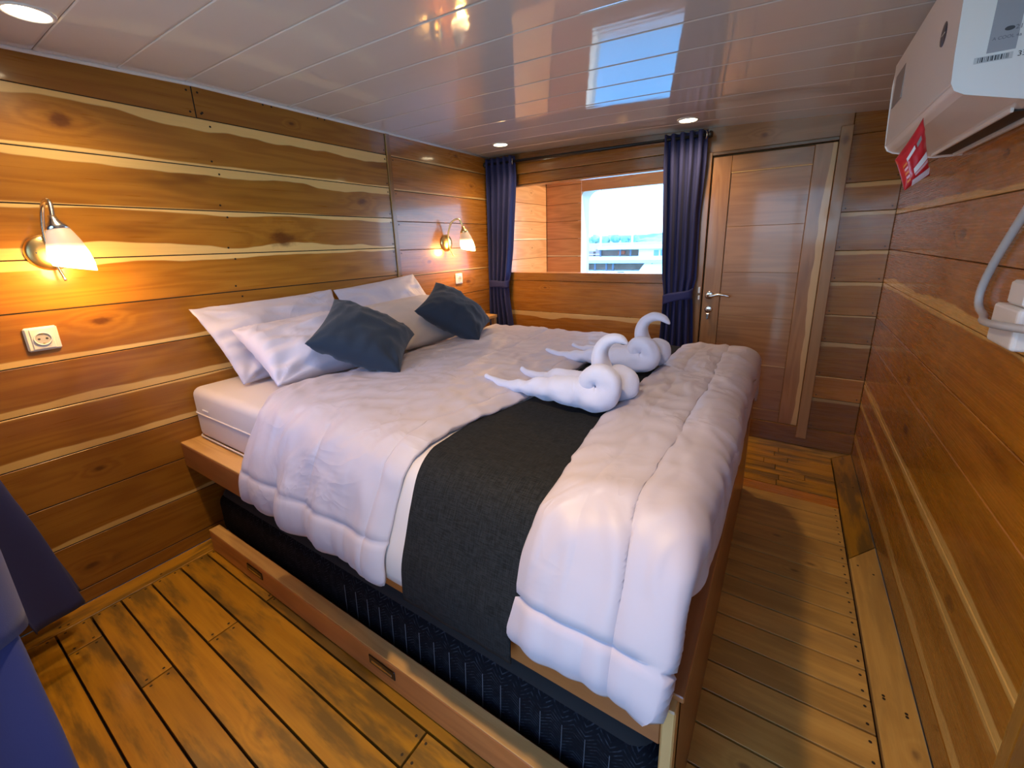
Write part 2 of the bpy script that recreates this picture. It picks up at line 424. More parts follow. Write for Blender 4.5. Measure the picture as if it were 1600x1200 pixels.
def board(name, a, b, along, mat, parent, tone=1.0, sap=(0, 0), c=.002, knot=None):
    """free standing box-shaped timber with wood coordinates; along = 0,1,2 the grain axis"""
    PN[0] += 1; r = random.Random(PN[0]*13+5)
    m = MB().box(a, b, c); ax = [i for i in range(3) if i != along]
    lo = [min(a[i], b[i]) for i in range(3)]; hi = [max(a[i], b[i]) for i in range(3)]
    wd = ax[1] if hi[ax[1]]-lo[ax[1]] >= hi[ax[0]]-lo[ax[0]] else ax[0]; ot = ax[0] if wd == ax[1] else ax[1]
    ou = r.uniform(0, 30); k = knot or (0, 0, 0)
    uvs = [(v[along]-lo[along]+ou, v[wd]-lo[wd]+(v[ot]-lo[ot])+ou*.37) for v in m.v]
    n = len(m.v)
    A = {'wp': ('FLOAT_COLOR', [(sap[0], sap[1], tone, 1)]*n), 'wk': ('FLOAT_COLOR', [(k[0]+ou, k[1]+ou*.37, k[2], 1)]*n),
         'pv': ('FLOAT', [(v[wd]-lo[wd])/max(hi[wd]-lo[wd], 1e-6) for v in m.v]), 'ps': ('FLOAT', [r.uniform(0, 60)]*n)}
    return mesh_obj(name, m.v, m.f, mat, parent, uvs=uvs, attrs=A)
def nails(name, pts, N, r, parent):
    N = Vector(N).normalized(); a = Vector((1, 0, 0)) if abs(N.x) < .9 else Vector((0, 1, 0))
    u = (a-N*a.dot(N)).normalized(); w = N.cross(u); vs = []; fs = []
    for p in pts:
        p = Vector(p); b0 = len(vs)
        for k in range(7):
            an = 2*math.pi*k/7; vs.append(p+N*.0008+r*(math.cos(an)*u+math.sin(an)*w))
        fs.append(tuple(range(b0, b0+7)))
    o = mesh_obj(name, vs, fs, M['nail'], parent); o['kind'] = 'stuff'
    return o

YL, YR, XB = 2.15, -.44, 3.033
def cz(x, y): return 1.98-.09*((2.15-y)/2.6)**2-.05*max(0, .95-x)

# ------------------------------------------------------------------ floor
def slab(name, a, b, mat, label, cat):
    o = MB().box(a, b).build(name, mat); return tag(o, label, cat, kind='structure')
fl = slab('floor', (-.2, -.62, -.06), (3.06, 2.2, -.020), M['dark'], 'varnished timber plank floor of the cabin', 'floor')
T = .02
nl = []
def fboard(x0, x1, y0, y1, mat, gp=.0032, nail=True, **kw):
    # runs along y; U=+y, V=-x so that U x V = +z
    plank('plank', (x1, y0, -.020), (0, 1, 0), (-1, 0, 0), (0, 0, 1), y1-y0, x1-x0, T, M[mat], fl, gap=gp, c=.0006, **kw)
    if not nail: return
    for yy in (y0+.018, y1-.018):
        for xx in (x0+(x1-x0)*.24, x0+(x1-x0)*.76): nl.append((xx, yy, .0004))
xs = [-.19, -.09, .006, .102, .195, .281, .378, .478, .577, .672]
spl = {3: [1.90], 4: [1.545], 6: [1.545], 8: [1.545], 2: [1.2], 5: [.62], 7: [.7], 1: [1.0]}
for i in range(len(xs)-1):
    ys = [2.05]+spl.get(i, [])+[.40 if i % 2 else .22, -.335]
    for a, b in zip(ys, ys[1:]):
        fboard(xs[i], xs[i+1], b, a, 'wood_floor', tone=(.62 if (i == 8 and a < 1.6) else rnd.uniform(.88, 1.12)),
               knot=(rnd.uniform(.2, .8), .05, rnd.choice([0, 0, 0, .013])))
xs2 = [.672, .78, .88, .99, 1.095, 1.20, 1.303, 1.408, 1.517, 1.619, 1.717, 1.824, 1.921, 2.034, 2.15, 2.251, 2.348]
for i, (a, b) in enumerate(zip(xs2, xs2[1:])):
    fboard(a, b, -.335, .12, 'wood_floor2', tone=rnd.uniform(.9, 1.1), knot=(rnd.uniform(.1, .3), rnd.uniform(.03, .08), rnd.choice([0, 0, .008])))
plank('plank', (2.44, -.335, -.020), (0, 1, 0), (-1, 0, 0), (0, 0, 1), .455, .092, T-.002, M['wood_right'], fl, tone=1.0)
xs3 = [2.44, 2.50, 2.56, 2.62, 2.682, 2.74, 2.80, 2.86, 2.925]
for i, (a, b) in enumerate(zip(xs3, xs3[1:])):
    ym = [-.07, -.08, -.2, -.06, .0, -.12, -.05, -.07][i]
    for c0, c1 in ((-.335, ym), (ym, .9)): fboard(a, b, c0, c1, 'wood_floor', gp=.0014, nail=False, tone=rnd.uniform(1.1, 1.35))
# border boards
plank('border_plank', (-.19, 2.05, -.020), (1, 0, 0), (0, 1, 0), (0, 0, 1), .86, .098, T+.001, M['wood_floor'], fl, tone=1.12, knot=(.37, .05, .015))
plank('border_plank', (2.925, -.335, -.020), (0, 1, 0), (-1, 0, 0), (0, 0, 1), 0, .1, T, M['wood_floor'], fl, tone=1.02, sap=(.0, .0),
      poly=[(-.1, -.105), (1.2, -.105), (1.2, .0), (0, 0)])
# right border with a scarf joint
plank('border_plank', (.3, -.4385, -.020), (1, 0, 0), (0, 1, 0), (0, 0, 1), 0, .098, T+.001, M['wood_floor2'], fl, tone=1.08,
      poly=[(0, 0), (1.793, 0), (1.662, .098), (0, .098)], knot=(.9, .03, .008))
plank('border_plank', (.3, -.4385, -.020), (1, 0, 0), (0, 1, 0), (0, 0, 1), 0, .098, T+.001, M['wood_floor'], fl, tone=.98,
      poly=[(1.796, 0), (2.727, 0), (2.622, .098), (1.665, .098)], knot=(2.3, .05, .007))
for xx in (.7, 1.3, 1.31, 1.9, 2.6):
    nl += [(xx, -.41, .0015), (xx+.03, -.365, .0015)]
nl += [(.12, 2.08, .0015), (.14, 2.07, .0015), (.42, 2.075, .0015)]
nails('nail_heads', nl, (0, 0, 1), .0042, fl)

# ------------------------------------------------------------------ left wall
wl = slab('wall_left', (-.2, YL+.0, 0), (3.05, YL+.06, 2.02), M['dark'], 'headboard wall of wide golden teak planks', 'wall')
wl.data.vertices.foreach_set('co', [c for v in wl.data.vertices for c in ((v.co.x, v.co.y+.001, v.co.z))])
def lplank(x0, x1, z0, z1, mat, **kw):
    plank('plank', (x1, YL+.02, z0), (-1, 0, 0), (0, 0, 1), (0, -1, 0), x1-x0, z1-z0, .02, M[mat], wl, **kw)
def kx(x1, x, dz, s): return (x1-x, dz, s)
X1 = 1.94
zs = [0, .06, .255, .43, .60, .78, .945, 1.125, 1.297, 1.48, 1.66, 1.85]
saps = {0: (0, 0), 1: (.0, .0), 2: (.0, .12), 3: (.0, .0), 4: (.05, .15), 5: (.0, .16), 6: (.0, .10), 7: (.14, .0), 8: (.09, .20), 9: (.19, .03), 10: (.22, .06)}
kn = {10: kx(X1, .50, .10, .019), 9: kx(X1, 1.72, .085, .020), 8: kx(X1, 1.22, .062, .034), 7: kx(X1, .38, .165, .018), 6: kx(X1, .47, .12, .016),
      3: kx(X1, .35, .08, .011), 1: kx(X1, .25, .08, .012), 2: kx(X1, .9, .1, .012)}
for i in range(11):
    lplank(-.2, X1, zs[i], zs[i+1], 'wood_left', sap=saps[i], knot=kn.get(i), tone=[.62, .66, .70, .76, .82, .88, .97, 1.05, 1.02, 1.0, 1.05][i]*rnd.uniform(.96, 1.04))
lplank(-.2, .93, 1.85, 2.01, 'wood_left', sap=(.22, 0), tone=.88, knot=kx(.93, .25, .06, .012))
lplank(.93, X1, 1.85, 2.01, 'wood_left', sap=(.18, 0), tone=.88, knot=kx(X1, 1.35, .06, .008))
zs2 = [0, .19, .375, .56, .745, .928, 1.108, 1.281, 1.462, 1.65, 1.847, 2.01]
for i, (a, b) in enumerate(zip(zs2, zs2[1:])):
    lplank(1.976, 3.05, a, b, 'wood_back', sap=(.0, .06 if i in (6, 9, 10) else .0), tone=rnd.uniform(.95, 1.15), knot=kx(3.05, rnd.uniform(2.1, 2.8), .09, rnd.choice([0, .012, .016])))
for ax_, pts in (('x', []),):
    pass
nw = []
for z in zs[2:]:
    for x in (.955, 1.925): nw += [(x, YL-.0004, z+.025), (x+(.02 if x < 1 else 0), YL-.0004, z-.025)]
for z in (1.87, 1.95): nw += [(.91, YL-.0004, z), (.95, YL-.0004, z)]
nw += [(1.22, YL-.0004, 1.965), (1.26, YL-.0004, 1.965), (1.5, YL-.0004, 1.965), (1.54, YL-.0004, 1.965)]
for z in zs2[3:-1]: nw += [(1.99, YL-.0004, z-.02)]
nails('nail_heads', nw, (0, -1, 0), .0045, wl)
t1 = board('trim_1', (1.942, YL-.008, 0), (1.974, YL+.02, 1.99), 2, M['wood_left'], None, tone=.8)
tag(t1, 'slim vertical cover strip joining the plank sections of the headboard wall', 'trim', kind='structure')

# ------------------------------------------------------------------ right wall
wr = slab('wall_right', (.95, YR-.08, 0), (3.05, YR-.021, 2.0), M['dark'], 'right-hand wall of dark orange varnished planks', 'wall')
zr = [0, .10, .325, .448, .685, .84, 1.033, 1.208, 1.385, 1.57, 1.75, 1.93]
sr = {1: (.09, .16), 2: (.16, .18), 3: (0, .09), 0: (0, 0), 4: (0, 0), 5: (.07, 0), 6: (0, .20), 7: (0, .0), 8: (0, .12), 9: (0, .0), 10: (0, 0)}
kr = {4: (1.15, .06, .02), 3: (1.05, .12, .018), 2: (.35, .05, .016), 1: (1.4, .1, .012), 7: (.9, .08, .014), 8: (.7, .1, .012)}
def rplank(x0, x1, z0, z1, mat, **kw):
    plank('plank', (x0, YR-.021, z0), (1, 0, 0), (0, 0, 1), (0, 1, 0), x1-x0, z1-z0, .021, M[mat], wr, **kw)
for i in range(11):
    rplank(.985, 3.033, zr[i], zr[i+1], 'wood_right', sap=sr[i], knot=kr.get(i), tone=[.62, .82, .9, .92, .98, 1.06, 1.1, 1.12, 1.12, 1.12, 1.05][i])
MB().box((-.2, -.60, 0), (3.08, -.56, 2.06)).build('backing', M['ply'], wr)  # unseen sheet, added to stop sun leaking in past the wall
board('end_board', (.95, YR-.08, 0), (.984, YR+.002, 1.93), 2, M['wood_right'], wr, tone=.7)
d2 = empty('door_2', (.56, YR-.05, 0), 'light grey painted door beyond the end of the right-hand wall', 'door', kind='structure')
MB().box((.15, YR-.06, .01), (.945, YR-.02, 1.85), .004).build('leaf', M['grey_paint'], d2)
MB().box((.25, YR-.02, .15), (.85, YR-.012, .85), .004).build('panel', M['grey_paint'], d2)
MB().box((.25, YR-.02, 1.0), (.85, YR-.012, 1.7), .004).build('panel', M['grey_paint'], d2)
MB().box((-.2, YR-.08, 0), (.14, YR-.0, 2.0)).build('side_panel', M['ply'], d2)
MB().box((.14, YR-.08, 1.86), (.95, YR-.0, 2.0)).build('head_panel', M['ply'], d2)

# ------------------------------------------------------------------ back wall
wb = empty('wall_back', (XB, .85, 0), 'far cabin wall with the window, the curtains and the teak door', 'wall', kind='structure')
def bplank(y0, y1, z0, z1, mat='wood_back', th=.025, x=None, **kw):
    plank('plank', ((XB+.025 if x is None else x), y1, z0), (0, -1, 0), (0, 0, 1), (-1, 0, 0), y1-y0, z1-z0, th, M[mat], wb, **kw)
zz = [.0, .185, .375, .56, .745, 1.0]
for i, (a, b) in enumerate(zip(zz, zz[1:])):
    bplank(.53, 2.15, a, b, sap=(.20 if i == 3 else 0, 0), tone=[1, 1, 1, 1.0, 1.02][i], knot=(.5, .2, .008))
bplank(.53, 2.15, 1.0, 1.065, tone=.80, th=.032)
bplank(.53, 2.15, 1.752, 1.828, tone=.72, th=.02)
bplank(.53, 2.15, 1.828, 1.905, tone=.85, th=.036, sap=(0, .05))
bplank(.53, 2.15, 1.905, 1.99, tone=.45, th=.02)  # tone darkened to stand in for the shadow gap under the ceiling
bplank(2.02, 2.15, 1.065, 1.752, tone=.9); bplank(.53, .66, 1.065, 1.752, tone=.9)
w1 = empty('window_1', (XB+.04, 1.34, 1.06), 'unglazed timber window opening onto the side passage', 'window', kind='structure')
board('sill', (XB+.0, .66, 1.052), (XB+.075, 2.02, 1.0655), 1, M['wood_pass'], w1, tone=1.2)
board('lining', (XB+.025, .66, 1.740), (XB+.075, 2.02, 1.752), 1, M['wood_pass'], w1, tone=1.1)
board('lining', (XB+.025, 2.008, 1.065), (XB+.075, 2.02, 1.752), 2, M['wood_pass'], w1, tone=1.3)
MB().box((XB+.026, -.5, 0), (XB+.07, .66, 2.02)).build('backing', M['ply'], wb)
MB().box((XB+.026, .66, 0), (XB+.07, 2.2, 1.05)).build('backing', M['ply'], wb)
MB().box((XB+.026, .66, 1.753), (XB+.07, 2.2, 2.02)).build('backing', M['ply'], wb)
MB().box((XB+.026, 2.021, 1.05), (XB+.07, 2.2, 1.753)).build('backing', M['ply'], wb)
# planks to the right of the door
zd = [.0, .126, .327, .468, .68, .843, 1.032, 1.204, 1.41, 1.56, 1.80, 1.93]
for i, (a, b) in enumerate(zip(zd, zd[1:])):
    bplank(-.44, -.205, a, b, sap=(.0, .0) if i in (9, 10) else (.12 if i not in (4, 2) else .06, 0), tone=[.55, .62, 1.15, .75, .8, .9, 1.0, .95, 1.0, .85, .8][i])
nb = []
for z in zd[1:-2]: nb += [(XB-.0006, -.225, z+.02), (XB-.0006, -.42, z+.02)]
nails('nail_heads', nb, (-1, 0, 0), .0038, wb)
bplank(-.205, .53, 1.80, 1.99, th=.03, sap=(0, 0), tone=.9, mat='wood_door', knot=(.33, .06, .012))
bb = board('baseboard_back', (XB-.012, -.44, 0), (XB+.02, .53, .124), 1, M['wood_back'], None, tone=.62)
tag(bb, 'dark low board under the teak door', 'baseboard', kind='structure')
# door
dr = empty('door_1', (XB, .155, 0), 'varnished teak door with boarded panel', 'door', kind='structure')
board('frame_post', (XB-.018, .468, .0), (XB+.02, .532, 1.80), 2, M['wood_door'], dr, tone=.78)
board('frame_post', (XB-.036, -.206, .06), (XB+.02, -.152, 1.845), 2, M['wood_door'], dr, tone=.8, knot=(1.72, .03, .018))
board('frame_head', (XB-.014, -.152, 1.782), (XB+.02, .468, 1.80), 1, M['wood_door'], dr, tone=.35)
board('stile', (XB-.004, .358, .126), (XB+.02, .460, 1.772), 2, M['wood_door'], dr, tone=.92)
board('stile', (XB-.004, -.150, .126), (XB+.02, -.050, 1.776), 2, M['wood_door'], dr, tone=1.0, sap=(0, .40))
board('rail', (XB-.003, -.049, 1.678), (XB+.02, .357, 1.772), 1, M['wood_door'], dr, tone=.95)
board('rail', (XB-.003, -.049, .126), (XB+.02, .357, .20), 1, M['wood_door'], dr, tone=.8)
zp = [.20, .335, .49, .80, 1.08, 1.36, 1.676]
for i, (a, b) in enumerate(zip(zp, zp[1:])):
    plank('panel_board', (XB+.02, .357, a), (0, -1, 0), (0, 0, 1), (-1, 0, 0), .406, b-a, .016, M['wood_door'], dr, tone=[.8, .85, .95, 1.0, 1.08, .98][i], c=.0012, gap=.0004,
          sap=(.0, .03 if i in (2,) else 0))
board('bead', (XB-.001, -.049, 1.672), (XB+.008, .357, 1.680), 1, M['wood_pale'], dr, tone=1.25)
h = MB().lathe([(0, 0), (.026, 0), (.026, .006), (.022, .009), (0, .009)], (XB-.004, .420, .931), (-1, 0, 0), 20)
h.build('rose', M['chrome'], dr, True)
h = MB().tube(spline([(XB-.012, .420, .931), (XB-.05, .420, .931), (XB-.055, .405, .931), (XB-.055, .36, .941), (XB-.053, .31, .936), (XB-.050, .295, .928)], 22), [.009]*5+[.0085]*12+[.007]*5, 10)
h.build('lever_handle', M['chrome'], dr, True)
h = MB().lathe([(0, 0), (.024, 0), (.024, .006), (.02, .009), (0, .009)], (XB-.004, .418, .838), (-1, 0, 0), 20)
k = h.build('keyhole_plate', M['chrome'], dr, True)
MB().box((XB-.028, .4165, .826), (XB-.012, .4195, .846), .001).box((XB-.030, .411, .775), (XB-.027, .425, .812), .001).build('key', M['chrome'], k)
lt = MB().box((XB-.03, .474, .945), (XB-.016, .488, .985), .003).box((XB-.03, .474, .90), (XB-.016, .486, .93), .003).build('curtain_hook', M['white_plastic'])
tag(lt, 'small white hook plate holding the curtain tie beside the door', 'hook')

# ------------------------------------------------------------------ ceiling
def ceil_strip(x0, x1, parent, drop=0, name='panel'):
    ys = [2.17-i*(2.17+.47)/14 for i in range(15)]
    prof = [(x0+.0003, .004), (x0+.0008, .0015), (x0+.004, 0), (x1-.010, 0), (x1-.003, .001), (x1-.0003, .004)]
    vs = []; fs = []
    for y in ys:
        for x, dz in prof: vs.append((x, y, cz(x, y)+dz-drop))
    n = len(prof)
    for i in range(len(ys)-1):
        for k in range(n-1):
            a = i*n+k; fs.append((a, a+1, a+n+1, a+n))
    return mesh_obj(name, vs, fs, M['ceiling'], parent, smooth=False)
vs = []; fs = []
nx, ny = 8, 14
for lay in (0.009, .06):
    for i in range(nx+1):
        for j in range(ny+1):
            x = -.2+i*(3.26)/nx; y = -.5+j*(2.72)/ny; vs.append((x, y, cz(x, y)+lay))
q = (nx+1)*(ny+1)
for i in range(nx):
    for j in range(ny):
        a = i*(ny+1)+j; fs.append((a, a+1, a+ny+2, a+ny+1)); fs.append((q+a, q+a+ny+1, q+a+ny+2, q+a+1))
ce = mesh_obj('ceiling', vs, fs, M['ply'])
tag(ce, 'glossy white panelled ceiling that curves down to the right', 'ceiling', kind='structure')
x = 1.339-.2142*8
while x < 2.95:
    ceil_strip(x, x+.2142 if x+.2142 < 2.9 else 3.04, ce); x += .2142

cs = MB(); cpts = [(x_, YL-.004, cz(x_, YL)-.004) for x_ in (-.19, .3, .6, .95, 1.6, 2.3, 3.02)]
cs.tube(cpts, .0075, 8, sq=(1, 1)); tc_ = cs.build('trim_2', M['white_plastic'], None, True)
tag(tc_, 'thin white plastic edge between the ceiling and the headboard wall', 'trim', kind='structure')

# ------------------------------------------------------------------ rear wall (behind the camera, with its own window)
wz = empty('wall_rear', (-.12, .85, 0), 'wall behind the camera with a second window', 'wall', kind='structure')
XR = -.10
def rw(y0, y1, z0, z1):
    board('plank', (XR-.05, y0, z0), (XR, y1, z1), 1, M['wood_back'], wz)
for a in range(5):
    rw(.42, 2.2, a*.186, (a+1)*.186)
for a in range(4):
    z0, z1 = .93+a*.2175, .93+(a+1)*.2175
    rw(.42, .70, z0, z1); rw(2.0, 2.2, z0, z1)
rw(-.5, 2.2, 1.80, 2.02)
for a in range(6): rw(-.5, .0, a*.2, (a+1)*.2)
rw(-.5, -.41, 1.2, 1.8); rw(-.04, .0, 1.2, 1.8)
w4 = empty('added_window', (XR, -.22, 1.5), 'added high window behind the camera, lighting the air conditioner', 'window', kind='structure')  # unseen window, added to bring daylight onto the air conditioner end
MB().box((XR-.03, -.41, 1.2), (XR-.026, -.04, 1.8)).build('pane', M['glass'], w4)
w2 = empty('window_2', (XR, 1.3, 1.3), 'window behind the camera', 'window', kind='structure')
MB().box((XR-.03, .70, .93), (XR-.026, 2.0, 1.80)).build('pane', M['glass'], w2)

# ------------------------------------------------------------------ side passage outside the window
wp_ = empty('wall_passage', (4.0, 1.3, 0), 'orange planked walls of the side passage beyond the window', 'wall', kind='structure')
zq = [0, .2, .4, .6, .79, .98, 1.155, 1.33, 1.50, 1.665, 1.84, 2.05]
for i, (a, b) in enumerate(zip(zq, zq[1:])):
    plank('plank', (4.0, YL+.02, a), (-1, 0, 0), (0, 0, 1), (0, -1, 0), .93, b-a, .02, M['wood_pass'], wp_, tone=rnd.uniform(.95, 1.1), knot=(.3, .1, .008), sap=(0, .05 if i in (5, 7) else 0))
    plank('plank', (4.03, YL, a), (0, -1, 0), (0, 0, 1), (-1, 0, 0), YL-1.765, b-a, .025, M['wood_pass'], wp_, tone=rnd.uniform(.95, 1.1), sap=(0, .09 if i in (5, 6) else 0))
for i, (a, b) in enumerate(((0, .24), (.24, .48), (.48, .72), (.72, .90))):
    plank('plank', (4.03, 1.765, a), (0, -1, 0), (0, 0, 1), (-1, 0, 0), 3.2, b-a, .025, M['wood_pass'], wp_)
plank('plank', (4.03, 1.765, 1.765), (0, -1, 0), (0, 0, 1), (-1, 0, 0), 3.2, .28, .025, M['wood_pass'], wp_, tone=1.05)
MB().box((4.031, 1.77, 0), (4.06, 2.2, 2.05)).box((4.031, -1.5, 0), (4.06, 1.77, .9)).box((3.06, 2.171, 0), (4.06, 2.2, 2.05)).build('backing', M['ply'], wp_)
MB().box((3.1, .45, 2.05), (4.08, 2.2, 2.09)).build('roof', M['cream_paint'], wp_)
MB().box((3.1, -1.5, -.05), (4.08, 2.2, 0)).build('deck', M['wood_floor2'] if 0 else M['ply'], wp_)
# outer window frame with rounded upper corner
w3 = empty('window_3', (4.0, .9, 1.35), 'open outer window of the passage with a rounded corner', 'window', kind='structure')
def rr(y1, y0, z0, z1, r, n=8):
    pts = [(y1, z0)]
    for k in range(n+1):
        a = math.pi/2*k/n; pts.append((y1-r+r*math.cos(a), z1-r+r*math.sin(a)))
    pts += [(y0, z1), (y0, z0)]
    return pts
rings = [(4.008, rr(1.800, -1.45, .88, 1.800, .02)), (4.008, rr(1.764, -1.43, .90, 1.768, .05)), (4.12, rr(1.728, -1.40, .945, 1.772, .10)), (4.12, rr(1.800, -1.45, .88, 1.84, .02))]
vs = []; fs = []
n = len(rings[0][1])
for xx, rg in rings: vs += [(xx, y, z) for y, z in rg]
for k in range(4):
    for i in range(n):
        j = (i+1) % n; k2 = (k+1) % 4
        fs.append((k*n+i, k*n+j, k2*n+j, k2*n+i))
mesh_obj('window_frame', vs, fs, M['cream_paint'], w3)
#PART2
# ------------------------------------------------------------------ bed
ZM = .74
bed = empty('double_bed', (1.45, 1.1, 0), 'low brown timber double bed frame under the white quilts', 'bed')
board('side_rail', (.612, .104, .392), (.665, 2.148, .500), 1, M['wood_bed'], bed, tone=1.0, c=.003)
tag(board('rail_ledge', (.6125, .104, .5005), (.72, 2.148, .506), 1, M['wood_pale'], bed, tone=1.0, c=.002), 'light timber ledge')
tag(board('corner_post', (.606, .080, 0), (.66, .1035, .494), 2, M['wood_pale'], bed, tone=.80, c=.003), 'light raw end of the corner post')
board('foot_panel', (.64, .080, .0), (2.31, .098, .494), 0, M['wood_bed'], bed, tone=.92, c=.002)
board('foot_rail', (.630, .072, .494), (2.33, .106, .508), 0, M['wood_bed'], bed, tone=1.1, c=.002)
board('side_rail', (2.262, .104, .392), (2.315, 2.148, .500), 1, M['wood_bed'], bed, tone=1.0)
board('end_post', (2.268, .078, 0), (2.32, .104, .512), 2, M['wood_pale'], bed, tone=.9, c=.003)
board('far_panel', (2.28, .104, 0), (2.305, 2.148, .392), 1, M['wood_bed'], bed, tone=.9)
board('slat_deck', (.665, .104, .47), (2.262, 2.148, .498), 1, M['wood_pale'], bed)
# pull-out tray
tr = empty('pull_out_tray', (.63, 1.1, 0), 'low timber tray board holding the black mattress under the bed', 'tray')
board('front_board', (.604, .112, .004), (.648, 2.04, .107), 1, M['wood_bed'], tr, tone=1.5, c=.004)
tag(board('top_edge', (.6045, .112, .1072), (.6475, 2.04, .110), 1, M['wood_pale'], tr, tone=.95, c=.001), 'paler top edge')
board('base', (.66, .112, .010), (2.2, 2.10, .03), 1, M['ply'] if 0 else M['wood_bed'], tr)
for y in (1.655, .905):
    p = MB().box((.6005, y-.058, .052), (.6045, y+.058, .084), .002).build('flush_pull', M['wood_bed'], tr)
    MB().box((.5995, y-.045, .060), (.6012, y+.045, .068), .0005).build('finger_slot', M['chrome'], p)
# black mattress inside
def rounded_block(a, b, r, nseg=4):
    bm = bmesh.new(); bmesh.ops.create_cube(bm, size=1)
    for v in bm.verts: v.co = Vector([a[i]+(v.co[i]+.5)*(b[i]-a[i]) for i in range(3)])
    bmesh.ops.bevel(bm, geom=bm.edges[:], offset=r, segments=nseg, affect='EDGES', profile=.5)
    bm.verts.index_update()
    r_ = ([v.co.copy() for v in bm.verts], [[v.index for v in f.verts] for f in bm.faces]); bm.free(); return r_
tm = empty('spare_mattress', (1.4, 1.1, .03), 'black spare mattress lying in the tray under the bed', 'mattress')
v_, f_ = rounded_block((.675, .115, .032), (2.2, 2.10, .235), .045)
mesh_obj('ticking', v_, f_, M['trundle'], tm, True)
v_, f_ = rounded_block((.69, .13, .150), (2.18, 2.10, .262), .05)
mesh_obj('top_cover', v_, f_, M['trundle_top'], tm, True)
st = MB(); y = .16
while y < 1.2:
    st.tube([(.6745, y+.004, .062), (.6735, y, .12), (.6745, y-.002, .185)], .0011, 5); y += .059
o = st.build('seam_stitching', M['stitch'], tm); o['kind'] = 'stuff'
# main mattress
mm = empty('mattress', (1.45, 1.1, .506), 'thick cream mattress with piped edges on the bed frame', 'mattress')
v_, f_ = rounded_block((.683, .112, .507), (2.245, 2.135, ZM), .035, 5)
mesh_obj('body', v_, f_, M['sheet'], mm, True)
def ring(z, off=.001, r=.004):
    x0, x1, y0, y1 = .683-off, 2.245+off, .112-off, 2.135+off; c = .035; pts = []
    for cx, cy, a0 in ((x1-c, y1-c, 0), (x0+c, y1-c, 90), (x0+c, y0+c, 180), (x1-c, y0+c, 270)):
        for k in range(6):
            a = math.radians(a0+18*k); pts.append((cx+c*math.cos(a), cy+c*math.sin(a), z))
    return pts+[pts[0]]
MB().tube(ring(.628), .0035, 6).build('piping', M['sheet'], mm, True)
MB().tube(ring(.518), .0035, 6).build('piping', M['sheet'], mm, True)
MB().box((.679, 1.985, .650), (.682, 2.035, .656), .0005).build('care_tag', M['white_plastic'], mm)

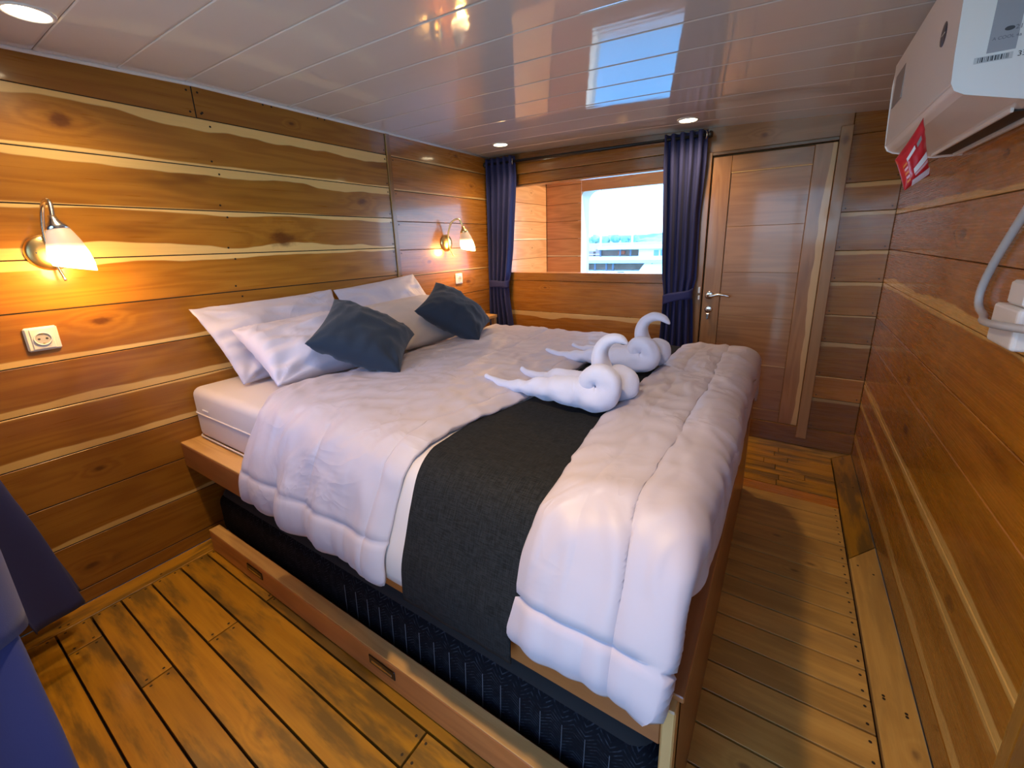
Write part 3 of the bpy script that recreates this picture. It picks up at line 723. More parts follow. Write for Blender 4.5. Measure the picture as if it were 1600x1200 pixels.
# ------------------------------------------------------------------ bedding: cloth draped across x, width in y
def profile(d, z_near, z_far, bulge=0.0):
    """centre line of a sheet lying d above the mattress, hanging over both long sides"""
    near = [(.592-d, z_near), (.592-d, .47), (.598-d, .53), (.622-d*.9, .60), (.648-d*.7, .67), (.682-d*.3, .728+d*.5), (.735, .752+d+bulge*.4), (.82, .758+d+bulge)]
    far = [(2.10, .758+d+bulge), (2.19, .752+d), (2.255, .715+d*.3), (2.29, .63), (2.335+d, .53), (2.34+d, z_far)]
    if z_near > .47: near = [(.592-d+(z_near-.47)*.08, z_near)] + [p for p in near[2:] if p[1] > z_near+.02]
    pts = near+[(1.1, .758+d+bulge), (1.6, .758+d+bulge)]+far
    return [(x, 0, z) for x, z in pts]
def drape(name, d, y_hi, y_lo, z_near, z_far, mat, ns=200, nt_=130, th=.012, wr=.006, foot=None, hem=None, seed=0, seamlines=(), bulge=0, parent=None, cross=1.0, skew=None, subd=0):
    """y_hi(s,x), y_lo(s,x): the two long edges. foot: drop of the low-y edge over the end of the bed."""
    P = spline(profile(d, z_near, z_far, bulge), ns); L = [0]
    for a, b in zip(P, P[1:]): L.append(L[-1]+(b-a).length)
    vs = []; hemd = []
    for i, p in enumerate(P):
        t = (P[min(i+1, ns-1)]-P[max(i-1, 0)]).normalized(); nrm = Vector((-t.z, 0, t.x))
        if nrm.z < 0 and .75 < p.x < 2.1: nrm = -nrm
        sN = L[i]; ya, yb = y_hi(sN, p.x), y_lo(sN, p.x)
        fdrop = foot(sN, p.x) if foot else 0
        R = .055
        for j in range(nt_):
            tt = j/(nt_-1)
            # accumulate more samples near edges
            tt = tt+.35*math.sin(2*math.pi*tt)/(2*math.pi)*-1
            dist_total = (ya-yb)+fdrop
            q = tt*dist_total
            y = ya-q; dz = 0; yn = 0
            if foot:
                over = q-(ya-yb-R)
                if over > 0:
                    a = over/R
                    if a < math.pi/2: y = yb+R-R*math.sin(a)-0; dz = R*(1-math.cos(a)); yn = math.sin(a)
                    else: y = yb-.004*math.sin(over*40+p.x*9); dz = R+(over-R*math.pi/2); yn = 1
            zx = .758+d+bulge-p.z  # drop from the x profile
            if foot:
                drop = max(zx, dz) if min(zx, dz) < .001 else (max(zx, 0)**3+max(dz, 0)**3)**(1/3)
                z = .758+d+bulge-drop
            else: z = p.z
            edge = min(q, dist_total-q, sN, L[-1]-sN)
            hang = sstep(.70, .56, z)
            top = 1-hang
            w = 0
            xx, yy = p.x, y
            w += top*wr*(1.1*nz(xx*4+seed, yy*3.2, 1)+.9*ridge(xx*5+seed+nz(xx*3, yy*3)*.7, yy*7+nz(xx*2.5, yy*2.5, 4), 2)-.3
                         + .7*(ridge(xx*11+yy*6+seed, yy*12-xx*4, 7)-.3))
            w += hang*wr*2.1*(nz((yy if sN < 1 else yy*1.3)*11+seed+nz(z*4, yy*3)*.6, z*1.8, 5)+.6*nz(yy*24+seed, z*3, 9))
            for sl in seamlines:
                w -= sl(sN, xx, yy, q, dist_total-q)
            puff = 1-math.exp(-max(edge, 0)/.022)
            w += th*.9*puff-th*.9
            pos = Vector((p.x, y, z))
            n3 = Vector((nrm.x, 0, nrm.z))*(1-yn)+Vector((0, -1, .1))*yn
            pos = pos+n3*w
            vs.append(pos)
    fs = []
    for i in range(ns-1):
        for j in range(nt_-1):
            a = i*nt_+j; fs.append((a, a+nt_, a+nt_+1, a+1))
    o = mesh_obj(name, vs, fs, mat, parent, True)
    sm = o.modifiers.new('thickness', 'SOLIDIFY'); sm.thickness = th; sm.offset = -1
    return o
def groove(dist, w=.006, depth=.006):
    return depth*math.exp(-(dist/w)**2)
# head-end quilt
qa_hi = lambda s, x: interp(x, [(.58, 1.54), (.66, 1.525), (.78, 1.585), (1.1, 1.53), (1.8, 1.55), (2.3, 1.60)])
qa_lo = lambda s, x: interp(x, [(.57, .802), (.62, .80), (.75, .785), (.93, .775), (1.2, .722), (2.02, .705), (2.3, .72)])+.004*math.sin(s*17)
def qseams(hemz):
    return [lambda s, x, y, qh, ql: groove(s-.115, .006, .009) if s < .3 else 0,
            lambda s, x, y, qh, ql: groove(ql-.055+.005*math.sin(s*9), .006, .007),
            lambda s, x, y, qh, ql: groove(qh-.42+.01*math.sin(s*7), .007, .004)]
qa = drape('quilt', .022, qa_hi, qa_lo, .452, .45, M['quilt'], th=.020, wr=.0085, seed=3, seamlines=qseams(0), bulge=.004)
tag(qa, 'white quilt over the head half of the bed, with loosened corner hem', 'quilt', 'white satin quilts on the bed')
# foot-end quilt
qb_hi = lambda s, x: interp(x, [(.56, .412), (.60, .410), (.66, .385), (.75, .372), (.9, .392), (1.12, .412), (2.13, .392), (2.3, .40)])
qb_lo = lambda s, x: interp(x, [(.56, .100), (.66, .094), (1.4, .088), (2.3, .088)])
qfoot = lambda s, x: interp(x, [(.56, .0), (.60, .02), (.66, .055), (.74, .12), (.84, .18), (.95, .21+.006*math.sin(x*20)), (1.5, .20), (1.9, .16), (2.2, .14)])+.012*math.sin(x*13)
qb_seams = [lambda s, x, y, qh, ql: groove(s-.10, .006, .009) if s < .3 else 0,
            lambda s, x, y, qh, ql: groove(y-.195+.012*nz(x*3, 2)+.002*math.sin(x*31), .011, .0050) if y > .1 else 0,
            lambda s, x, y, qh, ql: groove(y-.30+.02*nz(x*2.5, 9), .011, .0020)]
qb = drape('quilt', .020, qb_hi, qb_lo, .495, .45, M['quilt'], th=.020, wr=.0078, seed=11, seamlines=qb_seams, foot=qfoot, bulge=.006)
tag(qb, 'white quilt spread over the foot end of the bed, nearest the door', 'quilt', 'white satin quilts on the bed')
for q_ in (qa, qb): del q_['group']
# thin under sheet seen as a strip beside the runner
us = drape('under_sheet', .004, lambda s, x: .86, lambda s, x: .46, .452, .5, M['sheet'], ns=110, nt_=24, th=.003, wr=.002, seed=5)
tag(us, 'plain white sheet showing as a narrow strip beside the dark runner', 'sheet')
# runner
rn_hi = lambda s, x: interp(x, [(.57, .738), (.64, .742), (.75, .762), (.93, .768), (1.2, .714), (2.02, .70), (2.3, .71)])-.002
rn_lo = lambda s, x: interp(x, [(.57, .424), (.62, .40), (.75, .368), (.9, .385), (1.12, .402), (2.13, .38), (2.3, .39)])-.01
rn = drape('bed_runner', .012, rn_hi, rn_lo, .424, .46, M['runner'], ns=150, nt_=50, th=.004, wr=.0016, seed=8,
           seamlines=[lambda s, x, y, qh, ql: -.5*groove(x-.985-.18*(.75-y), .012, .004), lambda s, x, y, qh, ql: -.4*groove(x-.93+.1*(y-.6), .02, .004)])
tag(rn, 'charcoal woven runner laid across the white bedding', 'bed runner')

# ------------------------------------------------------------------ pillows
def pillow(name, c4, T, mat, n=34, pinch=.10, wr=.006, seed=0, hemflap=0, flat=0, tip=1.0, parent=None):
    """c4: TL, TR, BR, BL world corners (seen from the front)"""
    TL, TR, BR, BL = [Vector(c) for c in c4]
    nrm = ((TR-BL).cross(TL-BR)).normalized()
    vs = []; idx = {}
    def mid(u, v):
        uu = u*(1-pinch*(1-v*v)*.5); vv = v*(1-pinch*(1-u*u)*.5)
        a, b = (uu+1)/2, (vv+1)/2
        return (BL*(1-a)+BR*a)*(1-b)+(TL*(1-a)+TR*a)*b
    size = ((TR-TL).length+(BL-TL).length)/2
    for side in (1, -1):
        for i in range(n+1):
            for j in range(n+1):
                u = -1+2*i/n; v = -1+2*j/n
                u = math.sin(u*math.pi/2)*.6+u*.4; v = math.sin(v*math.pi/2)*.6+v*.4
                bd = i in (0, n) or j in (0, n)
                if side == -1 and bd: idx[(side, i, j)] = idx[(1, i, j)]; continue
                h = max((1-abs(u)**2.4)*(1-abs(v)**2.4), 0)**.52*T*.5
                env = max((1-abs(u)**4)*(1-abs(v)**4), 0)**.5
                # puckers that run in from the corners and short edges
                r_ = math.hypot(1-abs(u), 1-abs(v)); an = math.atan2(1-abs(v), 1-abs(u))
                puck = math.sin(an*9+seed+(u > 0)*2+(v > 0)*1.3)*math.exp(-r_*2.4)*min(r_*5, 1)
                edgep = math.sin(v*17+seed+nz(u*2, v*2, seed)*3)*math.exp(-(1-abs(u))*5)*(1-math.exp(-(1-abs(u))*14))
                w = wr*(1.5*nz(u*1.6+seed, v*1.6, side*3)+.9*ridge(u*2.2+seed, v*3.1+u, side)-.3+1.1*puck+.9*edgep)
                p = mid(u, v)+nrm*side*(h*1.0+w*env)
                if bd: p = p+nrm*wr*.4*nz(u*6+seed, v*6)
                idx[(side, i, j)] = len(vs); vs.append(p)
    fs = []
    for side in (1, -1):
        for i in range(n):
            for j in range(n):
                f = (idx[(side, i, j)], idx[(side, i+1, j)], idx[(side, i+1, j+1)], idx[(side, i, j+1)])
                f = tuple(dict.fromkeys(f)); fs.append(f if side == 1 else tuple(reversed(f)))
    return mesh_obj(name, vs, fs, mat, parent, True)
def piped(o, c): pass
g = 'white pillows against the planks'
p1 = pillow('pillow', [(.735, 2.105, 1.075), (1.412, 2.105, 1.088), (1.42, 1.93, .752), (.80, 1.90, .752)], .105, M['pillow'], seed=1, pinch=.08, wr=.019)
tag(p1, 'white back pillow leaning on the planks, nearer the camera with its pointed corner free', 'pillow')
p2 = pillow('pillow', [(1.425, 2.105, 1.082), (2.03, 2.105, 1.125), (2.13, 1.92, .752), (1.45, 1.92, .752)], .105, M['pillow'], seed=4, pinch=.05, wr=.013)
tag(p2, 'white back pillow leaning on the planks, half behind the dark cushions', 'pillow')
p3 = pillow('pillow', [(.81, 1.945, .985), (1.43, 1.945, .985), (1.42, 1.585, .80), (.80, 1.62, .79)], .16, M['pillow'], seed=7, pinch=.07, wr=.020)
tag(p3, 'white front pillow with a folded side, under the left dark cushion', 'pillow')
p4 = pillow('pillow', [(1.46, 1.96, .985), (2.04, 1.96, .985), (2.13, 1.60, .80), (1.45, 1.60, .79)], .15, M['sheet'], seed=9, pinch=.05, wr=.012)
tag(p4, 'beige-toned front pillow behind the right dark cushion', 'pillow')
ca = pillow('cushion', [(.874, 1.516, .956), (1.175, 1.738, 1.08), (1.417, 1.492, .889), (1.12, 1.283, .80)], .185, M['navy'], seed=2, pinch=.16, wr=.012)
tag(ca, 'dark navy square cushion on the pillow nearer the wall lamp with the white socket', 'cushion')
cb = pillow('cushion', [(1.54, 1.611, .977), (1.858, 1.741, 1.094), (2.028, 1.481, .85), (1.739, 1.349, .80)], .185, M['navy'], seed=6, pinch=.16, wr=.011)
tag(cb, 'dark navy square cushion on the far beige pillow, nearer the window', 'cushion')
ca['label'] = 'dark navy square cushion lying on the front white pillow with folded side'

# ------------------------------------------------------------------ towel swans
def swan(x0, y0, zb, sc, label, dx2=.115, mir=0):
    t = empty('towel_swan', (x0, y0, zb), label, 'towel')
    def roll(xo, ys, R, tail, seed):
        # from the tail tip along the bed, then curling up and back over itself
        pts = [tail[0], tail[1], tail[2], (xo+.005, y0+.20*sc, zb+.045), (xo, y0+.09*sc, zb+R*.62)]
        rad = [.010, .016, .026, .042, R*.60]
        cy, czz = y0+ys, zb+R*1.02
        for k in range(9):
            a = math.radians(-95-k*38); rr_ = R*(.46-.024*k)
            pts.append((xo+.002*k*0, cy-math.cos(a+math.pi/2)*rr_*0-math.sin(math.radians(-5-k*38+0))*0+rr_*math.cos(a), czz+rr_*math.sin(a)))
            rad.append(R*(.60-.022*k))
        n0 = 46
        P = spline(pts, n0); rs = []
        # radii resampled by length
        Ls = [0]
        for a, b in zip(pts, pts[1:]): Ls.append(Ls[-1]+(Vector(b)-Vector(a)).length)
        for k in range(n0): rs.append(interp(Ls[-1]*k/(n0-1), list(zip(Ls, rad))))
        m = MB().tube(P, rs, 20, sq=(1, 1.0), upv=(1, 0, 0))
        for i, v in enumerate(m.v):
            k = i//20
            q = nz(v.x*38+seed, v.y*26, v.z*38)*.007+nz(v.x*12+seed, v.y*30, v.z*14)*.004-.007*ridge(v.x*9+seed, v.y*26, v.z*8)-.005*ridge(v.x*22+seed, v.y*50, v.z*20)
            d = (v-P[min(k, n0-1)]); l = max(d.length, 1e-4); m.v[i] = v+d/l*q*min(l/.03, 1)
            if m.v[i].z < zb+.001: m.v[i].z = zb+.001
        return m
    a = roll(x0, .0, .088*sc, [(x0+.06, y0+.475*sc, zb+.034), (x0+.035, y0+.385*sc, zb+.026), (x0+.01, y0+.29*sc, zb+.036)], 1+mir)
    b = roll(x0+dx2*sc, -.03*sc, .074*sc, [(x0+.19*sc, y0+.395*sc, zb+.040), (x0+.17*sc, y0+.34*sc, zb+.028), (x0+.14*sc, y0+.25*sc, zb+.036)], 5+mir)
    oa = a.build('body_roll', M['towel'], t, True); ob = b.build('body_roll', M['towel'], t, True)
    # flattened body bridging the two rolls
    for k, o in enumerate((oa, ob)):
        subsurf(o, 1)
    xm = x0+.085*sc
    nk = [(xm+.0, y0-.01*sc, zb+.060*sc), (xm, y0+.012*sc, zb+.105*sc), (xm, y0+.024*sc, zb+.145*sc), (xm, y0+.022*sc, zb+.180*sc), (xm, y0+.004*sc, zb+.207*sc), (xm, y0-.024*sc, zb+.220*sc), (xm, y0-.048*sc, zb+.216*sc), (xm, y0-.064*sc, zb+.205*sc)]
    if mir: nk = nk[:4]+[(xm, y0+.006*sc, zb+.206*sc), (xm, y0-.024*sc, zb+.222*sc), (xm, y0-.06*sc, zb+.218*sc), (xm, y0-.088*sc, zb+.196*sc)]
    P = spline(nk, 30); rs = [interp(k/29, [(0, .046), (.25, .037), (.5, .029), (.75, .022), (.9, .016), (1, .005)])*sc for k in range(30)]
    m = MB().tube(P, rs, 16, sq=(.9, 1.15), upv=(0, 1, 0))
    for i, v in enumerate(m.v):
        an = (i % 16)/16*2*math.pi
        d = v-P[min(i//16, 29)]; l = max(d.length, 1e-4)
        crease = -.007*sc*math.exp(-((math.cos(an)+1)/.16)**2)*(1-(i//16)/34)
        m.v[i] = v+d/l*(crease+nz(v.x*40, v.y*40, v.z*30)*.0025)
    on = m.build('neck', M['towel'], t, True); subsurf(on, 1)
    return t
swan(1.165, .455, .782, 1.0, 'white towel folded into a swan, nearer of the two on the runner')
swan(1.625, .455, .782, .97, 'white towel folded into a swan, farther one beside the window side', mir=3)

# ------------------------------------------------------------------ wall lamps
def sconce(xc, zc, label, reach=.125, side=.055):
    t = empty('wall_lamp', (xc, YL, zc), label, 'lamp')
    MB().lathe([(0, 0), (.060, 0), (.060, .006), (.052, .014), (.03, .020), (0, .022)], (xc, YL-.001, zc), (0, -1, 0), 32).build('wall_plate', M['brass'], t, True)
    for dx in (-.03, .03): MB().lathe([(.0045, 0), (.0045, .004), (0, .005)], (xc+dx, YL-.016, zc), (0, -1, 0), 10).build('screw', M['chrome'], t, True)
    sy = YL-reach; sxp = xc+side
    pts = [(xc+.012, YL-.055, zc-.095), (xc+.006, YL-.030, zc-.045), (xc, YL-.020, zc), (xc-.002, YL-.030, zc+.07), (xc+.004, YL-.055, zc+.135), (xc+.008+side*.25, YL-.085, zc+.162), (xc+.012+side*.55, YL-.108, zc+.158), (sxp, sy, zc+.103)]
    MB().tube(spline(pts, 40), [.0065 if i > 14 else .004+.0025*i/14 for i in range(40)], 10).build('arm', M['chrome'] if xc < 1 else M['brass'], t, True)
    ax = Vector((.10, -.16, -1)).normalized(); top = Vector((sxp, sy, zc+.104))
    MB().lathe([(.004, -.012), (.010, -.01), (.013, .004), (.026, .022), (.031, .034), (.028, .036), (0, .034)], top, ax, 24).build('shade_cap', M['brass'] if xc > 1 else M['chrome'], t, True)
    prof = [(.027, .030), (.033, .045), (.043, .075), (.050, .105), (.052, .130), (.049, .150), (.045, .150), (.048, .130), (.046, .105), (.038, .075), (.028, .045)]
    m = MB().lathe(prof, top, ax, 28)
    # the tulip mouth is cut on a slant
    for i, v in enumerate(m.v):
        h = (v-top).dot(ax)
        if h > .08: m.v[i] = v+ax*((v-top).dot(Vector((.7, -.5, 0)))*.45*((h-.08)/.07))
    mat = shade_mat('frosted_shade', .012)
    m.build('glass_shade', mat, t, True)
    bulb = MB().lathe([(0, .045), (.010, .05), (.012, .07), (.022, .09), (.026, .108), (.022, .126), (.010, .136), (0, .138)], top, ax, 16).build('bulb', M['lens'], t, True)
    l = bpy.data.lights.new('bulb_light', 'POINT'); l.energy = SCONCE_W; l.color = (1, .50, .12); l.shadow_soft_size = .03
    lo = bpy.data.objects.new('bulb_light', l); link(lo, t); lo.location = (top+ax*.175)-Vector(t.location)
    return t
sconce(.385, 1.32, 'lit wall lamp with frosted tulip shade above the white socket', .135, .008)
sconce(2.435, 1.32, 'lit brass wall lamp with gooseneck arm beside the window curtain')

# ------------------------------------------------------------------ sockets
def socket(xc, zc, label):
    t = empty('power_socket', (xc, YL, zc), label, 'socket')
    MB().box((xc-.041, YL-.011, zc-.041), (xc+.041, YL-.0005, zc+.041), .007).build('plate', M['white_plastic'], t, False)
    MB().box((xc-.027, YL-.0135, zc-.034), (xc+.027, YL-.010, zc+.034), .001).build('insert', M['white_plastic'], t)
    w = MB().lathe([(.0225, 0), (.0225, .004), (.0195, .004), (.0188, .0010)], (xc, YL-.0135, zc), (0, -1, 0), 28).build('well', M['white_plastic'], t, True)
    MB().lathe([(.0189, .0009), (0, .0009)], (xc, YL-.0135, zc), (0, -1, 0), 28).build('well_floor', M['socket_grey'], w)
    for dx in (-.0095, .0095): MB().lathe([(.0034, 0), (.0034, .0004), (0, .0004)], (xc+dx, YL-.0144, zc), (0, -1, 0), 10).build('pin_hole', M['cord_dark'], w)
    for dz in (-.017, .017): MB().box((xc-.003, YL-.0155, zc+dz-.003), (xc+.003, YL-.0140, zc+dz+.003)).build('earth_clip', M['brass'], w)
socket(.308, 1.033, 'white power socket under the near wall lamp')
socket(3.03-.0, 1.05, 'x') if 0 else socket(2.55, 1.05, 'small white power socket between the right cushion and the curtain')

# ------------------------------------------------------------------ downlights
def downlight(x, y, label, e=1.0):
    z = cz(x, y); t = empty('downlight', (x, y, z), label, 'ceiling light', 'recessed ceiling downlights')
    MB().lathe([(.058, .001), (.058, -.003), (.050, -.006), (.046, -.003), (.046, .001)], (x, y, z), (0, 0, 1), 32).build('trim_ring', M['white_plastic'], t, True)
    MB().lathe([(.0465, -.002), (.03, -.004), (0, -.0045)], (x, y, z), (0, 0, 1), 28).build('lens', M['lens'], t, True)
    l = bpy.data.lights.new('downlight_beam', 'SPOT'); l.energy = DOWN_W*e*4; l.color = (1, .70, .38); l.spot_size = math.radians(150); l.spot_blend = 1.0; l.shadow_soft_size = .04
    lo = bpy.data.objects.new('downlight_beam', l); link(lo, t); lo.location = (0, 0, -.012)
downlight(.42, 1.82, 'round recessed ceiling light above the near wall lamp')
downlight(2.68, 1.80, 'round recessed ceiling light above the left window curtain')
downlight(2.76, .57, 'round recessed ceiling light above the right window curtain')
downlight(.42, .45, 'round recessed ceiling light over the camera side, out of view', 2.7)

# ------------------------------------------------------------------ curtains
def curtain(name, label, xc, prof, folds, mat, tie_z, tie_w, amp=.022, seed=0, n=150, m_=70, side=-1, lean=0):
    """prof: list of (z, y_hi, y_lo, depth amp)"""
    t = empty(name, (xc, (prof[0][1]+prof[0][2])/2, prof[-1][0]), label, 'curtain')
    vs = []; zs_ = [prof[0][0]+(prof[-1][0]-prof[0][0])*k/(m_-1) for k in range(m_)]
    pr = sorted(prof)
    for z in zs_:
        yh = interp(z, [(p[0], p[1]) for p in pr]); yl = interp(z, [(p[0], p[2]) for p in pr]); am = interp(z, [(p[0], p[3]) for p in pr])
        for i in range(n):
            a = i/(n-1); ph = 2*math.pi*folds*a+.25*math.sin(z*5+seed)+.5*nz(a*3+seed, z*1.2)
            fold = math.cos(ph)
            fold = math.copysign(abs(fold)**.75, fold)
            y = yh+(yl-yh)*(a+.012*math.sin(ph*2))
            x = xc+(lean*max(0, .75-z))-am*fold+.006*nz(a*9+seed, z*3)
            vs.append((x, y, z))
    fs = []
    for r_ in range(m_-1):
        for i in range(n-1):
            a = r_*n+i; fs.append((a, a+n, a+n+1, a+1))
    o = mesh_obj('drape', vs, fs, mat, t, True)
    sm = o.modifiers.new('th', 'SOLIDIFY'); sm.thickness = .003
    if tie_z:
        yh = interp(tie_z, [(p[0], p[1]) for p in pr]); yl = interp(tie_z, [(p[0], p[2]) for p in pr]); am = interp(tie_z, [(p[0], p[3]) for p in pr])
        vs = []; fs = []; k_ = 40
        cy = (yh+yl)/2; hy = abs(yh-yl)/2+.008; hx = am+.016
        for hh in range(6):
            for k in range(k_):
                an = 2*math.pi*k/k_
                cc, ss = math.cos(an), math.sin(an)
                y = cy+hy*math.copysign(abs(cc)**.7, cc); x = xc+hx*math.copysign(abs(ss)**.7, ss)
                vs.append((x, y, tie_z+(hh/5-.5)*tie_w+side*(y-cy)*.28+.004*math.sin(an*3+hh)))
        for hh in range(5):
            for k in range(k_):
                a = hh*k_+k; b = hh*k_+(k+1) % k_; fs.append((a, b, b+k_, a+k_))
        o = mesh_obj('tieback', vs, fs, M['tie'], t, True)
        sm = o.modifiers.new('th', 'SOLIDIFY'); sm.thickness = .004; sm.offset = 1
    return t
cl = curtain('curtain', 'navy curtain gathered by a tieback at the left end of the window', 2.955,
        [(1.955, 2.122, 1.868, .022), (1.80, 2.122, 1.862, .024), (1.55, 2.124, 1.885, .026), (1.25, 2.130, 1.915, .026), (1.05, 2.135, 1.945, .024), (.96, 2.135, 1.965, .022), (.85, 2.138, 1.958, .026), (.60, 2.140, 1.925, .030), (.30, 2.140, 1.90, .032)], 4.5, M['curtain'], .975, .055, seed=1, side=.0)
cr_ = curtain('curtain', 'navy curtain gathered by a tieback between the window and the teak door', 2.955,
        [(1.925, .738, .498, .022), (1.75, .736, .497, .025), (1.45, .722, .508, .027), (1.20, .712, .505, .028), (1.05, .705, .503, .026), (.94, .690, .520, .022), (.85, .692, .512, .028), (.60, .70, .495, .034), (.25, .71, .485, .036)], 4.6, M['curtain'], .925, .06, seed=4, side=-.9)
# eyelets and rod
rod = empty('curtain_rod', (2.955, 1.31, 1.905), 'black curtain rod with end knobs above the window', 'curtain rod')
MB().tube([(2.955, 2.13, 1.917), (2.955, .49, 1.893)], .0095, 12).build('pole', M['black'], rod, True)
for y, z in ((2.138, 1.917), (.478, 1.893)):
    MB().lathe([(0, -.014), (.016, -.012), (.021, 0), (.016, .012), (0, .014)], (2.955, y-.002*0, z), (0, 1, 0), 16).build('end_knob', M['black'], rod, True)
for y, z in ((2.0, 1.915), (.60, 1.895), (1.2, 1.903)):
    MB().tube([(2.955, y, z), (3.04, y, z+.004)], .006, 8).build('bracket', M['black'], rod, True)
for c_, yy, zz_ in ((cl, 1.884, 1.912), (cr_, .507, 1.893)):
    pts = [(2.955+.020*math.cos(a*math.pi/10)*.7, yy+.012*math.cos(a*math.pi/10), zz_+.022*math.sin(a*math.pi/10)) for a in range(21)]
    MB().tube(pts, .0035, 8, cap=False).build('eyelet', M['chrome'], c_, True)
# curtains of the rear window, seen at the picture's left edge
c3 = curtain('curtain', 'dark navy curtain skirt hanging low against the headboard wall near the floor border', .028,
        [(1.90, 2.12, 1.86, .022), (1.1, 2.13, 1.93, .024), (.95, 2.13, 1.96, .022), (.7, 2.13, 1.84, .055), (.20, 2.13, 1.79, .060)], 4, M['curtain'], .95, .06, seed=8, lean=.16)
c4 = curtain('curtain', 'blue tied curtain close to the camera at the edge of the view', -.020,
        [(1.90, .90, .62, .022), (1.1, .86, .62, .024), (.95, .80, .60, .024), (.8, .80, .585, .03), (.4, .86, .58, .035), (.06, .9, .57, .04)], 5, M['curtain_blue'], .955, .10, seed=9)

# ------------------------------------------------------------------ air conditioner on the right wall
acx0, acx1 = 1.306, 2.075
ac = empty('air_conditioner', ((acx0+acx1)/2, YR, 1.70), 'white split air conditioner high on the right-hand wall', 'air conditioner')
prof = [(YR+.001, 1.858), (-.262, 1.858), (-.246, 1.852), (-.236, 1.835), (-.233, 1.78), (-.238, 1.64), (-.241, 1.590), (-.247, 1.577), (-.262, 1.568), (-.345, 1.545), (-.37, 1.540), (YR+.001, 1.540)]
n = len(prof); vs = []; fs = []
for x in (acx0, acx1): vs += [(x, y, z) for y, z in prof]
for i in range(n): j = (i+1) % n; fs.append((i, j, n+j, n+i))
fs += [tuple(range(n)), tuple(reversed(range(n, 2*n)))]
body = mesh_obj('casing', vs, fs, M['ac_white'], ac)
bv = body.modifiers.new('b', 'BEVEL'); bv.width = .004; bv.segments = 2; bv.limit_method = 'ANGLE'
MB().box((acx0+.002, -.2345, 1.588), (acx1-.002, -.2300, 1.842), .002).build('front_panel', M['ac_white'], ac)
for m_ in ac.children: pass
fp = [c for c in ac.children if c.name.startswith('front_panel')][0]
for v in fp.data.vertices:
    w = v.co+wpos(ac); f_ = (1.835-w.z)/(1.835-1.59); v.co.y += -.0075*f_
# outlet slot on the underside with its flap
MB().box((acx0+.10, -.402, 1.5365), (acx1+.0-.06, -.362, 1.5415)).build('air_outlet', M['slot'], ac)
fl_ = MB().box((acx0+.10, -.412, 1.528), (acx1-.06, -.405, 1.541), .001).build('louver_flap', M['ac_white'], ac)
MB().box((acx0+.09, -.360, 1.534), (acx1-.05, -.354, 1.5435), .001).build('outlet_lip', M['ac_white'], ac)
# oval badge on the front
b_ = MB().lathe([(0, .002), (.024, .002), (.025, 0)], (1.441, -.2345, 1.722), (0, 1, 0), 28)
for i, v in enumerate(b_.v): b_.v[i] = Vector((1.441+(v.x-1.441)*1.0, v.y, v.z))
bd = b_.build('oval_badge', plain('badge_dark', (.05, .05, .08), .3), ac, True)
MB().box((1.428, -.2325, 1.7205), (1.454, -.2318, 1.7230)).build('badge_stroke', M['white_plastic'], bd)
# grey sticker on the far lower corner of the front
MB().box((1.88, -.2350, 1.70), (2.03, -.2312, 1.81)).build('grey_sticker', plain('sticker_grey', (.30, .29, .30), .5), ac)
# stickers on the near end
GL = plain('label_grey', (.36, .38, .44), .45); INK = plain('label_ink', (.06, .065, .08), .5); INK2 = plain('label_ink_grey', (.17, .18, .22), .5)
xe = acx0-.0006
lab = MB().box((xe-.0008, -.3185, 1.632), (xe, -.2795, 1.73)).build('energy_label', GL, ac)
e_ = MB().lathe([(0, .0006), (.0068, .0006), (.0068, 0)], (xe-.0008, -.3045, 1.669), (-1, 0, 0), 24)
for v in e_.v: v.z = 1.669+(v.z-1.669)*.55
e_.build('oval_mark', INK, lab)
def text(name, s, loc, size, mat, parent, rot):
    cu = bpy.data.curves.new(name, 'FONT'); cu.body = s; cu.size = size; cu.extrude = .0002; cu.materials.append(mat)
    tmp = bpy.data.objects.new(name, cu); COL.objects.link(tmp)
    me = bpy.data.meshes.new_from_object(tmp.evaluated_get(bpy.context.evaluated_depsgraph_get()))
    bpy.data.objects.remove(tmp); bpy.data.curves.remove(cu)
    o = bpy.data.objects.new(name, me); o['kind'] = 'stuff'; link(o, parent); o.location = Vector(loc)-wpos(parent); o.rotation_euler = rot
    return o
RT = (math.radians(90), 0, math.radians(-90))
text('label_text', 'QR', (xe-.001, -.3115, 1.665), .0105, INK2, lab, RT) if 0 else text('label_text', '21', (xe-.001, -.3120, 1.6655), .0105, INK2, lab, RT)
text('label_text', 'A COOL 4a', (xe-.001, -.2835, 1.6525), .0078, INK2, lab, RT)
bc = MB().box((xe-.0008, -.3165, 1.6165), (xe, -.2640, 1.6275)).build('barcode_sticker', plain('sticker_pale', (.62, .63, .66), .5), ac)
bm_ = MB(); yb = -.269; r5 = random.Random(3)
while yb > -.312:
    w = r5.choice([.0006, .001, .0016, .0022]); bm_.box((xe-.0013, yb-w, 1.6178), (xe-.0008, yb, 1.6262)); yb -= w+r5.choice([.0007, .0012, .002])
o = bm_.build('bars', INK, bc); o['kind'] = 'stuff'
text('label_text', '3\u039e', (xe-.001, -.3225, 1.618), .0125, INK, ac, RT)
